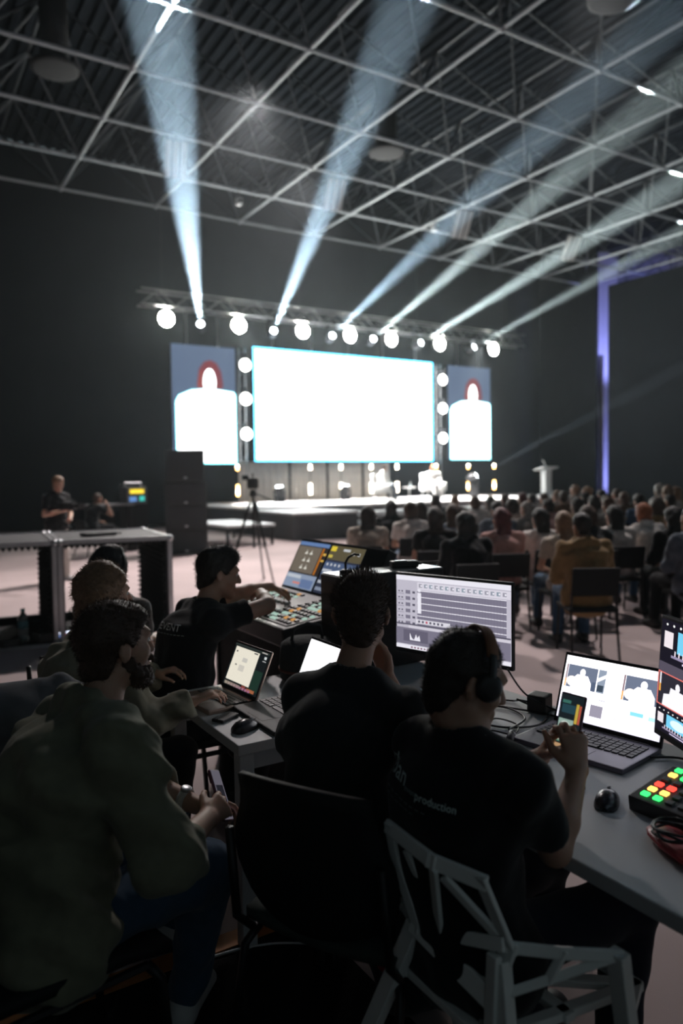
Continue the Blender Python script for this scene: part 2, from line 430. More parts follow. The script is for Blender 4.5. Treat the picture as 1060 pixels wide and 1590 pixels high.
# lamps on the two uprights beside the big screen
E_WASH2 = emit('side_lens_glow', (1.0, 0.99, 0.93), 16)
for sx, side, side2 in ((11.15, 'on the speaker-stack side of the large screen', 'on the speaker-stack side of the large screen'), (20.2, 'on the lectern side of the large screen', 'on the lectern side of the large screen')):
    up = empty('lamp_upright', (sx, 24.75, 0.8), 0, 'slim upright truss carrying three round lamps, ' + side, 'truss')
    for dx, dy in ((-0.12, 0), (0.12, 0)): MB().bar((dx, dy, 0), (dx, dy, 5.6), 0.022, 6).build('rail', M_TRUSS, up)
    for kk in range(9): MB().bar((-0.12, 0, 0.2 + 0.62 * kk), (0.12, 0, 0.5 + 0.62 * kk), 0.012, 5).build('brace', M_TRUSS, up)
    for j, z in enumerate((5.72, 4.52, 3.27)):
        wash_lamp(sx, z, '%s round lamp on the upright %s' % (('top', 'middle', 'lowest')[j], side2), 'round lamps beside the large screen', 0.21, 24.45, E_WASH2)
moving_head(20.95, 23.4, 1.62, (28.02, 16.5, 6.7), 'floor beam light shining across the stage towards the partition', None, 900000, 4.0, up=False)

# stage decks
M_DECKTOP = mat('stage_top', (0.55, 0.54, 0.54), 0.4, var=0.06, scale=1.5)
M_SKIRT = mat('stage_skirt', (0.055, 0.052, 0.055), 0.8, var=0.2, scale=1.0)
M_STEPW = mat('white_step', (0.75, 0.8, 0.82), 0.4, var=0.03)
st = empty('stage_platform', (16.5, 21, 0), 0, 'wide raised stage under the screens with dark skirting', 'stage')
MB().box((0, 2.2, 0.37), (14.8, 6.0, 0.74)).build('skirt', M_SKIRT, st)
MB().box((0, 2.2, 0.77), (14.9, 6.1, 0.06), bev=0.012).build('deck_top', M_DECKTOP, st)
MB().box((-6.35, -2.3, 0.34), (2.0, 3.0, 0.68)).build('apron_skirt', M_SKIRT, st)
MB().box((-6.35, -2.3, 0.71), (2.06, 3.06, 0.06), bev=0.012).build('apron_top', M_DECKTOP, st)
sp_ = empty('stage_steps', (14.4, 18.4, 0), 0, 'white lit steps leading up to the stage behind the audience', 'steps')
for j in range(3):
    MB().box((0, -0.35 + 0.42 * j, 0.11 + 0.24 * j), (5.6, 0.44, 0.05)).build('tread', M_STEPW, sp_)
    MB().box((0, -0.14 + 0.42 * j, 0.045 + 0.24 * j), (5.5, 0.04, 0.12)).build('riser', M_STEPW, sp_)
rp = empty('side_deck', (7.7, 18.0, 0), 0, 'low pale deck beside the stage corner, behind the camera tripod', 'platform')
MB().box((0, 0, 0.5), (1.3, 2.6, 0.06)).build('deck_top', M_STEPW, rp)
for a in (-0.6, 0.6):
    for b in (-1.2, 1.2): MB().box((a, b, 0.235), (0.06, 0.06, 0.47)).build('leg', M_BLACKMET, rp)
# backdrop panels beneath the big screen
M_DRAPE = mat('pale_drape', (0.75, 0.72, 0.71), 0.85, var=0.1, scale=2)
for i, (u0, u1) in enumerate(((11.3, 13.4), (13.5, 15.1), (15.2, 16.8), (16.9, 18.2))):
    bd = MB()
    n = 24
    v = []
    for k in range(n + 1):
        xx = u0 + (u1 - u0) * k / n; yy = 25.55 + 0.03 * math.sin(k * 1.9)
        v += [(xx, yy, 0.8), (xx, yy, 2.3), (xx, yy + 0.02, 0.8), (xx, yy + 0.02, 2.3)]
    f = []
    for k in range(n):
        a = 4 * k; b = a + 4
        f += [(a, b, b + 1, a + 1), (a + 2, a + 3, b + 3, b + 2), (a + 1, b + 1, b + 3, a + 3)]
    bd.add(v, f)
    tag(bd.build('backdrop_panel', M_DRAPE, None, True, (u0, 25.55, 0.8)), 'pale cloth backdrop panel under the large screen, %s from the left' % words[i], 'backdrop', 'backdrop panels')
# strings of warm bulbs hanging under the screens
E_BULB = emit('warm_bulb', (1.0, 0.55, 0.18), 14); E_BULBW = emit('white_bulb', (1.0, 0.86, 0.66), 22)
for i, (x, y, warm) in enumerate(((10.7, 24.3, 1), (13.6, 24.2, 0), (14.95, 24.2, 0), (16.35, 24.2, 0), (17.6, 24.2, 0), (19.6, 24.2, 1), (21.45, 24.3, 1), (22.95, 24.3, 1))):
    e = empty('bulb_string', (x, y, 0.8), 0, 'hanging string of glowing bulbs on the stage, %s from the left' % (words + ['eighth'])[i], 'string light', 'bulb strings')
    MB().bar((0, 0, 0.0), (0, 0, 1.6), 0.012, 5).build('cord', M_BLACKMET, e)
    for kk in range(7):
        zz = 0.30 + 0.075 * kk if kk < 5 else 1.22 + 0.09 * (kk - 5)
        MB().ball((0, 0, zz), 0.055, 8, 6).build('bulb', E_BULB if (warm and kk in (0, 3, 4, 5)) else E_BULBW, e, True)
# moving heads standing on the stage floor, shining up at the screen
for i, (x, tx) in enumerate(((12.2, 11.8), (15.0, 15.4), (17.2, 17.6))):
    moving_head(x, 24.0, 1.25, (tx, 23.7, 4.2), 'stage-floor beam light in front of the backdrop, %s from the left' % words[i], 'beam lights on the stage floor', 500, 14, (1, 0.97, 0.92), False, 0.12)

# stage lighting that the truss lamps give (spots hung on the truss, aimed at the stage)
for x, tx in ((10.5, 12.5), (14.0, 16.5), (18.0, 19.0), (21.5, 19.5)):
    spot('stage_key', (x, 23.6, 7.2), (tx, 22.3, 0.9), 20000, 50, 0.5, (1, 0.97, 0.93), 0.15)
# added overhead spots without fixtures, brightening the hall floor
for x, y, tx, ty, w_, an in ((7.5, 15.5, 3.2, 9.8, 5000, 62), (10.5, 18.5, 6.0, 14.0, 5500, 60), (13.0, 15.5, 9.5, 10.0, 700, 60), (10.5, 8.5, 5.0, 4.7, 2600, 32)):
    spot('added_floor_wash', (x, y, 10.4), (tx, ty, 0.0), w_, an, 0.9, (1.0, 0.90, 0.88), 0.3)
# violet uplight behind the partition
for z0, z1, w_ in ((0.5, 3.5, 700), (6.0, 8.5, 800)): spot('violet_uplight', (28.95, 20.6, z0), (29.2, 23.4, z1), w_, 95, 0.6, (0.30, 0.33, 1.0), 0.3)
# haze that fills the hall
def haze_box():
    o = MB().box((11.5, 13.2, 6.0), (41, 27.0, 13.4)).build('haze', None)
    m = bpy.data.materials.new('stage_haze'); m.use_nodes = True; nt = m.node_tree; nt.nodes.clear()
    out = nt.nodes.new('ShaderNodeOutputMaterial'); vs = nt.nodes.new('ShaderNodeVolumeScatter')
    vs.inputs['Color'].default_value = (0.82, 0.94, 1, 1); vs.inputs['Density'].default_value = HAZE; vs.inputs['Anisotropy'].default_value = 0.72
    nt.links.new(vs.outputs[0], out.inputs['Volume']); o.data.materials.append(m)
    tag(o, 'thin stage haze filling the hall', 'haze', kind='stuff')
HAZE = 0.0011
haze_box()
# ------------------------------------------------------------------ desks of the control position
M_DESK = mat('desk_laminate', (0.58, 0.60, 0.61), 0.5, var=0.04, scale=3, spec=0.4)
def desk(label, x0, x1, y0, y1, z=0.74, legs=((0, 0), (1, 0), (0, 1), (1, 1))):
    e = empty('desk', (x0, y0, 0), 0, label, 'desk', 'white desks of the control position')
    w, d = x1 - x0, y1 - y0
    MB().box((w / 2, d / 2, z - 0.019), (w, d, 0.038), bev=0.004).build('desktop', M_DESK, e)
    for a, b in legs:
        MB().box((0.035 + a * (w - 0.07), 0.035 + b * (d - 0.07), (z - 0.04) / 2), (0.055, 0.055, z - 0.04), bev=0.005).build('leg', M_DESK, e)
    MB().box((w / 2, 0.06, z - 0.075), (w - 0.12, 0.03, 0.07)).build('rail', M_DESK, e)
    MB().box((w / 2, d - 0.06, z - 0.075), (w - 0.12, 0.03, 0.07)).build('rail', M_DESK, e)
    return e
desk('white desk carrying two laptops beside the bearded man', 1.0, 2.22, 2.31, 3.06)
desk('white desk in front of the man holding a phone', 1.36, 2.22, 0.25, 2.305)

# ------------------------------------------------------------------ laptops and monitors
def lin(r, g, b):
    f = lambda c: ((c / 255 + 0.055) / 1.055) ** 2.4 if c > 10 else c / 255 / 12.92
    return (f(r), f(g), f(b))
def laptop(label, loc, rz, w, d, sh, tilt, body_m, items, strength, dname, keycol, lightkeys=False):
    e = empty('laptop', loc, rz, label, 'laptop')
    MB().box((0, d / 2, 0.009), (w, d, 0.018), bev=0.005).build('base', body_m, e)
    keys = MB(); nx, ny = 14, 5
    kw, kd = w * 0.88 / nx, d * 0.46 / ny
    for i in range(nx):
        for j in range(ny):
            if j == 0 and 3 < i < 9:
                if i == 4: keys.box((0, d * 0.46, 0.0195), (kw * 4.9, kd * 0.8, 0.004))
                continue
            keys.box((-w * 0.44 + kw * (i + 0.5), d * 0.46 + kd * j, 0.0195), (kw * 0.8, kd * 0.8, 0.004))
    ko = keys.build('keyboard_keys', mat('keys_' + dname, keycol, 0.5, var=0.05), e); ko['kind'] = 'stuff'
    MB().box((0, d * 0.20, 0.0182), (w * 0.32, d * 0.28, 0.001)).build('touchpad', body_m, e)
    # lid
    R = Matrix.Rotation(-tilt, 3, 'X'); hx = Vector((0, d - 0.004, 0.016))
    lid = MB().box(hx + R @ Vector((0, 0.004, sh / 2)), (w, 0.008, sh), R, 0.003).build('lid', body_m, e)
    MB().box(hx + R @ Vector((0, -0.0008, sh / 2)), (w * 0.985, 0.0016, sh * 0.97), R).build('bezel', M_BLACK, lid)
    ux = R @ Vector((w * 0.95, 0, 0)); uz = R @ Vector((0, 0, sh * 0.88))
    picture('screen', lid, hx + R @ Vector((-w * 0.475, -0.0018, sh * 0.075)), ux, uz, items, display_mat('display_' + dname, strength))
    MB().bar((-w * 0.4, d - 0.004, 0.014), (w * 0.4, d - 0.004, 0.014), 0.007, 8).build('hinge', M_BLACKMET, e)
    return e
M_SILVER = mat('laptop_bronze', (0.30, 0.22, 0.18), 0.35, 0.6, var=0.04)
M_SPACEGREY = mat('laptop_grey', (0.17, 0.16, 0.20), 0.4, 0.5, var=0.04)
M_DARKLAP = mat('laptop_black', (0.016, 0.017, 0.02), 0.6, 0.0, var=0.05)
# 1: document on a photo wallpaper
dark = lin(22, 26, 28); doc = lin(222, 216, 200)
it = [(dark, rect(0, 0, 1, 1)), (lin(40, 46, 44), rect(0, 0.95, 1, 1)), (doc, rect(0.05, 0.13, 0.74, 0.93)), (lin(28, 48, 40), rect(0.76, 0.08, 0.98, 0.55)),
      (lin(120, 60, 50), rect(0.55, 0.05, 0.66, 0.12)), (lin(150, 90, 60), rect(0.70, 0.03, 0.92, 0.10)), (lin(120, 110, 100), rect(0.05, 0.02, 0.5, 0.09)),
      (lin(60, 60, 60), rect(0.10, 0.80, 0.14, 0.84)), (lin(190, 186, 178), rect(0.34, 0.62, 0.48, 0.72)), (lin(195, 190, 180), rect(0.30, 0.40, 0.46, 0.54)),
      (lin(90, 88, 84), rect(0.18, 0.50, 0.23, 0.53)), (lin(80, 80, 80), rect(0.60, 0.88, 0.71, 0.91)), (lin(200, 205, 205), rect(0.90, 0.84, 0.96, 0.90)), (lin(170, 170, 170), rect(0.88, 0.78, 0.97, 0.80)), (lin(170, 165, 160), rect(0.80, 0.96, 0.95, 0.985))]
for k in range(9): it.append((lin(150, 140 - 6 * k, 125), rect(0.08 + 0.085 * k, 0.02, 0.14 + 0.085 * k, 0.075)))
laptop('open bronze laptop showing a white document, at the corner of the desk', (1.022, 2.82, 0.74), math.radians(-85), 0.30, 0.212, 0.205, math.radians(24), M_SILVER, it, 1.1, 'document', (0.02, 0.02, 0.02))
# 2: black laptop with a blank white screen
it = [(lin(244, 244, 248), rect(0, 0, 1, 1)), (lin(210, 212, 220), rect(0, 0, 1, 0.035)), (lin(225, 226, 232), rect(0.05, 0.90, 0.3, 0.93))]
laptop('open black laptop with a blank white screen, mostly hidden by the man in front', (1.14, 2.515, 0.74), math.radians(-90), 0.39, 0.28, 0.25, math.radians(24), M_DARKLAP, it, 2.2, 'blank', (0.012, 0.012, 0.014))
# 3: grey laptop with an editing program
W_ = lin(246, 244, 252); g1 = lin(205, 203, 222); g2 = lin(150, 146, 170)
it = [(W_, rect(0, 0, 1, 1)), (lin(228, 226, 238), rect(0.25, 0.915, 0.95, 0.93)), (g1, rect(0.0, 0.0, 1, 0.28)), (W_, rect(0.02, 0.02, 0.98, 0.26))]
def clip(x0, y0, sx, sy):
    return [(lin(90, 98, 116), rect(x0 + 0.06 * sx, y0, x0 + sx, y0 + sy)), (lin(120, 100, 105), rect(x0, y0, x0 + 0.045 * sx, y0 + sy)), (lin(225, 150, 90), rect(x0, y0, x0 + 0.045 * sx, y0 + 0.35 * sy)),
            (lin(255, 238, 225), ellipse(x0 + 0.22 * sx, y0 + 0.28 * sy, 0.16 * sx, 0.22 * sy)), (W_, [(x0 + 0.2 * sx, y0), (x0 + 0.24 * sx, y0 + 0.4 * sy), (x0 + 0.38 * sx, y0 + 0.62 * sy), (x0 + 0.72 * sx, y0 + 0.6 * sy), (x0 + 0.85 * sx, y0 + 0.3 * sy), (x0 + 0.86 * sx, y0)]),
            (W_, ellipse(x0 + 0.54 * sx, y0 + 0.72 * sy, 0.09 * sx, 0.17 * sy, 12)), (lin(70, 80, 100), rect(x0 + 0.88 * sx, y0, x0 + sx, y0 + 0.4 * sy))]
it += clip(0.02, 0.50, 0.32, 0.36) + clip(0.60, 0.48, 0.36, 0.38)
it += [(lin(120, 130, 145), rect(0.355, 0.50, 0.43, 0.86)), (W_, [(0.355, 0.66), (0.43, 0.74), (0.43, 0.80), (0.355, 0.72)]), (lin(50, 60, 72), rect(0.36, 0.52, 0.42, 0.62)), (lin(214, 212, 226), rect(0.45, 0.46, 0.58, 0.88)), (lin(236, 234, 244), rect(0.46, 0.62, 0.58, 0.76)),
       (lin(150, 146, 160), rect(0.02, 0.20, 0.12, 0.40)), (lin(128, 124, 138), rect(0.33, 0.12, 0.45, 0.30)), (lin(226, 225, 236), rect(0.47, 0.06, 0.70, 0.30)), (lin(120, 190, 225), rect(0.71, 0.28, 0.83, 0.335)), (lin(160, 210, 235), rect(0.88, 0.26, 0.97, 0.315)),
       (lin(140, 140, 160), rect(0.40, 0.385, 0.46, 0.395)), (lin(225, 224, 235), rect(0.71, 0.05, 0.97, 0.22)), (lin(190, 190, 205), rect(0.47, 0.36, 0.95, 0.366)), (lin(200, 200, 214), rect(0.56, 0.16, 0.60, 0.18))]
laptop('open grey laptop with a bright editing program, behind the held phone', (1.83, 1.625, 0.74), math.radians(-80), 0.40, 0.26, 0.255, math.radians(20), M_SPACEGREY, it, 1.7, 'editing', (0.035, 0.034, 0.042))

def monitor(label, loc, rz, w, h, zc, items, strength, dname, tilt=0.0):
    e = empty('monitor', loc, rz, label, 'monitor')
    R = Matrix.Rotation(-tilt, 3, 'X'); c = Vector((0, 0, zc))
    p = MB().box(c + R @ Vector((0, 0.012, 0)), (w + 0.012, 0.02, h + 0.03), R, 0.004).build('panel', M_BLACK, e)
    MB().box(c + R @ Vector((0, 0.035, 0)), (w * 0.55, 0.035, h * 0.5), R, 0.01).build('rear_housing', M_BLACK, e)
    picture('screen', p, c + R @ Vector((-w / 2, 0.0015, -h / 2 + 0.004)), R @ Vector((w, 0, 0)), R @ Vector((0, 0, h)), items, display_mat('display_' + dname, strength))
    MB().box((0, 0.075, zc / 2), (0.07, 0.03, zc), bev=0.006).build('stand', M_BLACK, e)
    MB().box((0, 0.05, 0.008), (0.26, 0.20, 0.016), bev=0.006).build('foot', M_BLACK, e)
    return e
# timeline program
bg = lin(196, 192, 206); lane = lin(126, 122, 140); wht = lin(240, 238, 248); dk = lin(90, 88, 104)
it = [(bg, rect(0, 0, 1, 1)), (wht, rect(0, 0.935, 1, 1)), (lin(222, 218, 230), rect(0.2, 0.82, 1, 0.92))]
for k in range(16):
    x = 0.215 + 0.048 * k
    it.append((lin(160 - 8 * (k % 3), 158, 172), rect(x, 0.85, x + 0.03, 0.90))); it.append((wht, ellipse(x + 0.022, 0.875, 0.008, 0.014, 8)))
for k in range(7):
    y = 0.80 - 0.085 * k; it.append((lane, rect(0.20, y - 0.072, 0.965, y))); it.append((wht, rect(0.20, y, 0.965, y + 0.009)))
    if k < 6:
        it.append((lane, rect(0.09, y - 0.05, 0.135, y))); it.append((dk, rect(0.155, y - 0.04, 0.18, y - 0.01))); it.append((lin(170, 166, 182), rect(0.01, y - 0.06, 0.075, y - 0.045))); it.append((dk, rect(0.02, y - 0.03, 0.035, y - 0.01))); it.append((dk, rect(0.05, y - 0.03, 0.065, y - 0.01)))
for k in range(30): it.append((lin(112, 108, 126), rect(0.245 + 0.024 * k, 0.22, 0.2465 + 0.024 * k, 0.80)))
it += [(wht, rect(0.205, 0.50, 0.24, 0.78)), (wht, ellipse(0.222, 0.81, 0.016, 0.022, 10)), (lin(225, 222, 232), rect(0.19, 0.36, 0.50, 0.42))]
for k in range(7): it.append((dk if k != 2 else lin(190, 90, 110), rect(0.21 + 0.035 * k, 0.375, 0.228 + 0.035 * k, 0.405)))
it += [(dk, rect(0, 0.325, 1, 0.345)), (lin(214, 210, 222), rect(0.12, 0.285, 1, 0.325)), (lane, rect(0, 0.06, 1, 0.285)), (lin(104, 100, 118), rect(0.07, 0.10, 0.30, 0.26)),
       (wht, [(0.13, 0.12), (0.13, 0.22), (0.15, 0.15), (0.17, 0.13), (0.19, 0.21), (0.20, 0.16), (0.22, 0.20), (0.23, 0.12)]), (wht, rect(0, 0.0, 1, 0.05))]
for k in range(9): it.append((lin(150, 120, 135), rect(0.14 + 0.03 * k, 0.012, 0.158 + 0.03 * k, 0.036)))
monitor('desktop monitor with a grey timeline program behind the headphone man', (1.93, 2.30, 0.74), math.radians(-74), 0.55, 0.31, 0.335, it, 0.95, 'timeline')
# camera multiview
b0 = lin(46, 42, 56)
def stage_view(x0, y0, sx, sy, f=1.0):
    s = [(lin(28, 26, 36), rect(x0, y0, x0 + sx, y0 + sy)), (lin(120, 205, 240), rect(x0 + 0.30 * sx, y0 + 0.30 * sy, x0 + 0.86 * sx, y0 + 0.80 * sy)), (lin(225, 245, 255), ellipse(x0 + 0.6 * sx, y0 + 0.55 * sy, 0.2 * sx, 0.18 * sy)),
         (lin(235, 225, 230), rect(x0 + 0.06 * sx, y0 + 0.36 * sy, x0 + 0.22 * sx, y0 + 0.74 * sy)), (lin(150, 140, 170), rect(x0 + 0.2 * sx, y0 + 0.16 * sy, x0 + 0.9 * sx, y0 + 0.22 * sy)), (lin(220, 210, 240), rect(x0 + 0.4 * sx, y0 + 0.08 * sy, x0 + 0.8 * sx, y0 + 0.12 * sy))]
    for k in range(7): s.append((lin(250, 250, 250), ellipse(x0 + (0.1 + 0.12 * k) * sx, y0 + 0.90 * sy, 0.018 * sx, 0.03 * sy, 8)))
    for k in range(9): s.append((lin(240, 225, 235), rect(x0 + (0.26 + 0.07 * k) * sx, y0 + 0.22 * sy, x0 + (0.28 + 0.07 * k) * sx, y0 + 0.34 * sy)))
    return s
it = [(b0, rect(0, 0, 1, 1))] + stage_view(0.0, 0.62, 0.5, 0.38) + [(lin(84, 78, 92), rect(0, 0.52, 1, 0.62)), (lin(235, 120, 110), rect(0.0, 0.23, 0.34, 0.53)), (lin(46, 44, 54), rect(0.008, 0.24, 0.332, 0.52)),
     (W_, [(0.05, 0.24), (0.06, 0.34), (0.11, 0.36), (0.12, 0.42), (0.25, 0.41), (0.28, 0.24)]), (W_, ellipse(0.18, 0.44, 0.02, 0.04, 10)), (lin(240, 170, 80), rect(0.015, 0.35, 0.03, 0.42)), (W_, rect(0.018, 0.42, 0.03, 0.52)), (W_, rect(0.30, 0.30, 0.315, 0.50))]
it += stage_view(0.0, 0.0, 0.34, 0.22) + stage_view(0.36, 0.0, 0.32, 0.22) + stage_view(0.70, 0.0, 0.30, 0.22) + stage_view(0.36, 0.24, 0.32, 0.27) + stage_view(0.70, 0.24, 0.3, 0.27) + stage_view(0.5, 0.62, 0.5, 0.38)
monitor('desktop monitor showing several camera pictures of the stage, cut by the photo edge', (1.855, 1.125, 0.74), math.radians(-90 - 26), 0.60, 0.335, 0.30, it, 1.1, 'multiview', math.radians(4))

# ------------------------------------------------------------------ small things on the desks
def mouse(label, loc, rz, m_):
    e = empty('computer_mouse', loc, rz, label, 'mouse')
    sh = MB(); n = 14; rings = []
    prof = [(-0.055, 0.010, 0.012), (-0.048, 0.024, 0.026), (-0.03, 0.031, 0.036), (0.0, 0.032, 0.040), (0.028, 0.030, 0.033), (0.048, 0.024, 0.022), (0.056, 0.010, 0.012)]
    v = []
    for (y, hw, hz) in prof:
        for k in range(n):
            t = math.pi * k / (n - 1); v.append((hw * math.cos(t), y, 0.002 + hz * abs(math.sin(t)) ** 0.8))
    f = [(i * n + k, i * n + k + 1, (i + 1) * n + k + 1, (i + 1) * n + k) for i in range(len(prof) - 1) for k in range(n - 1)]
    f += [tuple(range(n)), tuple(range(len(prof) * n - 1, (len(prof) - 1) * n - 1, -1)), tuple(x for i in range(len(prof)) for x in [i * n]) + tuple((i * n + n - 1) for i in range(len(prof) - 1, -1, -1))]
    sh.add(v, f).build('shell', m_, e, True)
    MB().lathe([(0.002, -0.004), (0.010, -0.004), (0.010, 0.004), (0.002, 0.004)], (0, 0.032, 0.030), (1, 0, 0), 14).build('wheel', M_GREY, e, True)
    MB().box((0, 0.044, 0.0275), (0.0012, 0.022, 0.004)).build('button_gap', M_BLACK, e)
    return e
M_MOUSE = mat('mouse_shell', (0.025, 0.026, 0.032), 0.25, var=0.03)
mouse('black computer mouse on the corner of the laptop desk', (1.085, 2.445, 0.74), math.radians(-70), M_MOUSE)
mouse('glossy black computer mouse beside the video switcher', (1.665, 1.325, 0.74), math.radians(-60), M_MOUSE)
e = empty('usb_stick', (1.675, 1.44, 0.74), math.radians(55), 'small black usb stick lying in front of the grey laptop', 'usb stick')
MB().box((0, 0, 0.006), (0.014, 0.05, 0.010), bev=0.003).build('body', M_BLACK, e); MB().box((0, 0.031, 0.006), (0.011, 0.014, 0.005)).build('plug', M_ALU, e)
e = empty('card_reader', (1.075, 2.60, 0.74), math.radians(-60), 'flat black card reader wired to the bronze laptop', 'card reader')
MB().box((0, 0, 0.007), (0.055, 0.10, 0.012), bev=0.004).build('body', M_DARKLAP, e); MB().tube([(0, 0.05, 0.006), (0.02, 0.09, 0.003), (-0.03, 0.14, 0.003), (-0.08, 0.16, 0.004)], 0.0025, 6).build('cable', M_BLACK, e)

# video switcher with lit buttons
M_SWI = mat('switcher_body', (0.03, 0.032, 0.034), 0.5, var=0.05)
sw = empty('video_switcher', (1.70, 1.055, 0.74), math.radians(-90 + 2), 'black video switcher with glowing red and green buttons', 'switcher')
# user side is -y (towards -u); long side along x
R = Matrix.Rotation(math.radians(9), 3, 'X')
MB().box((0, 0.10, 0.034), (0.44, 0.21, 0.05), R, 0.006).build('body', M_SWI, sw)
cols = {'red': emit('button_red', (1.0, 0.06, 0.04), 2.2), 'green': emit('button_green', (0.05, 1.0, 0.18), 1.8), 'amber': emit('button_amber', (1.0, 0.55, 0.12), 2.2), 'off': mat('button_off', (0.10, 0.11, 0.10), 0.5)}
lit = {(0, 0): 'green', (0, 1): 'amber', (0, 2): 'red', (1, 1): 'amber', (1, 2): 'red', (1, 0): 'green', (0, 4): 'amber', (0, 5): 'green', (1, 4): 'green', (1, 5): 'red', (5, 0): 'red', (5, 1): 'green', (6, 0): 'red', (6, 1): 'green', (4, 1): 'green'}
bme = {}
for i in range(11):
    for j in range(6):
        c = lit.get((i, j), 'off')
        if c not in bme:
            bme[c] = MB().box((0, 0, 0), (0.021, 0.018, 0.008), bev=0.002).mesh('button'); bme[c].materials.append(cols[c])
        o = put(bme[c], 'button', R @ Vector((-0.185 + 0.036 * i, -0.075 + 0.032 * j, 0.027)) + Vector((0, 0.10, 0.034)), sw); o.rotation_euler = (math.radians(9), 0, 0)
kn = MB().lathe([(0.012, 0), (0.011, 0.018), (0.009, 0.02)], R @ Vector((-0.13, 0.09, 0.028)) + Vector((0, 0.1, 0.034)), R @ Vector((0, 0, 1)), 12); kn.build('knob', M_BLACK, sw, True)
# red pouch with a coiled cable
M_RED = mat('red_leather', (0.35, 0.015, 0.02), 0.4, var=0.15)
e = empty('cable_pouch', (1.585, 1.045, 0.74), math.radians(-25), 'red pouch holding a coiled black cable at the desk edge', 'pouch')
pb = MB(); prof = [(-0.13, 0.006, 0.004), (-0.115, 0.022, 0.010), (-0.05, 0.042, 0.014), (0.02, 0.05, 0.016), (0.08, 0.045, 0.014), (0.11, 0.03, 0.008)]
n = 16; v = []
for (y, hw, hz) in prof:
    for k in range(n):
        t = 2 * math.pi * k / n; v.append((hw * math.cos(t), y, 0.018 + hz * math.sin(t)))
f = [(i * n + k, i * n + (k + 1) % n, (i + 1) * n + (k + 1) % n, (i + 1) * n + k) for i in range(len(prof) - 1) for k in range(n)] + [tuple(range(n - 1, -1, -1)), tuple(range((len(prof) - 1) * n, len(prof) * n))]
pb.add(v, f).build('pouch', M_RED, e, True)
coil = [(0.045 * math.cos(t) * (1 + 0.12 * math.sin(3.3 * t)), 0.03 + 0.055 * math.sin(t) * (1 + 0.1 * math.cos(2.1 * t)), 0.036 + 0.005 * math.sin(1.7 * t) + 0.0008 * t) for t in np.linspace(0, 26, 150)]
MB().tube(coil, 0.0035, 6).build('cable', M_BLACK, e, True)

# power adapter, loose cables, earphone case and glasses on the desk behind the headphone man
e = empty('power_adapter', (2.12, 2.0, 0.74), math.radians(20), 'black square power adapter among cables beside the grey laptop', 'adapter')
MB().box((0, 0, 0.035), (0.075, 0.075, 0.07), bev=0.008).build('body', M_BLACK, e); MB().tube([(0, 0.035, 0.03), (0.0, 0.08, 0.03), (0.05, 0.13, 0.006), (0.02, 0.22, 0.005)], 0.004, 6).build('cord', M_BLACK, e)
def cable(label, pts, r=0.0035, name='cable', m_=None, cat='cable'):
    P = [Vector(p) for p in pts]; out = []
    for i in range(len(P) - 1):
        a, b, c, d = P[max(i - 1, 0)], P[i], P[i + 1], P[min(i + 2, len(P) - 1)]
        for s in range(8):
            t = s / 8; out.append(0.5 * ((2 * b) + (c - a) * t + (2 * a - 5 * b + 4 * c - d) * t * t + (3 * b - a - 3 * c + d) * t ** 3))
    out.append(P[-1]); o = MB().tube(out, r, 6).build(name, m_ or M_BLACK, None, True, P[0])
    return tag(o, label, cat)
cable('black cable looping from the timeline monitor down onto the desk', [(2.02, 2.02, 0.80), (2.13, 2.02, 0.748), (2.18, 1.93, 0.746), (2.13, 1.80, 0.746), (2.10, 1.95, 0.747), (2.02, 2.12, 0.748)], 0.004)
cable('black cable lying in a wide loop between the power adapter and the headphone man', [(2.10, 1.93, 0.75), (1.98, 1.88, 0.746), (1.86, 1.94, 0.746), (1.83, 2.08, 0.746), (1.93, 2.17, 0.747), (2.03, 2.10, 0.747), (2.0, 1.96, 0.748), (1.86, 1.90, 0.748)], 0.004)
cable('thin black cable curling under the headphone man\'s chin', [(1.70, 2.02, 0.746), (1.80, 1.97, 0.75), (1.88, 1.99, 0.76), (1.92, 1.92, 0.748), (1.84, 1.86, 0.746), (1.80, 1.93, 0.748), (1.72, 1.9, 0.746)], 0.003)
cable('black cable running from the grey laptop to the monitor cut by the photo edge', [(2.04, 1.46, 0.75), (2.12, 1.40, 0.747), (2.10, 1.28, 0.747), (2.0, 1.2, 0.76), (1.96, 1.16, 0.80)], 0.004)
cable('white cable bending up beside the video switcher', [(1.93, 1.33, 0.745), (1.97, 1.28, 0.76), (2.0, 1.25, 0.80), (1.97, 1.27, 0.84)], 0.004, m_=M_WHITE)
cable('black cord hanging behind the timeline monitor to the desk', [(1.98, 2.03, 0.92), (2.04, 1.99, 0.82), (2.16, 1.93, 0.75), (2.2, 1.86, 0.746)], 0.0035)
e = empty('earphone_case', (1.80, 1.83, 0.74), math.radians(40), 'small black cylinder case lying in front of the headphone man', 'case')
MB().lathe([(0.004, -0.05), (0.013, -0.045), (0.014, 0), (0.013, 0.045), (0.004, 0.05)], (0, 0, 0.014), (1, 0, 0), 14).build('shell', M_DARKLAP, e, True); MB().lathe([(0.0145, -0.003), (0.0145, 0.003)], (0.02, 0, 0.014), (1, 0, 0), 14).build('band', M_ALU, e, True)
e = empty('metal_clip', (1.765, 1.875, 0.74), math.radians(15), 'square metal clip with loose black cord on the desk', 'clip')
MB().tube([(-0.02, -0.025, 0.006), (0.02, -0.025, 0.006), (0.022, 0.025, 0.012), (-0.02, 0.025, 0.012), (-0.02, -0.025, 0.006)], 0.003, 6).build('frame', M_ALU, e)
MB().tube([(0, 0.025, 0.012), (0.04, 0.05, 0.006), (0.02, 0.09, 0.004), (-0.05, 0.08, 0.004)], 0.0025, 6).build('cord', M_BLACK, e)
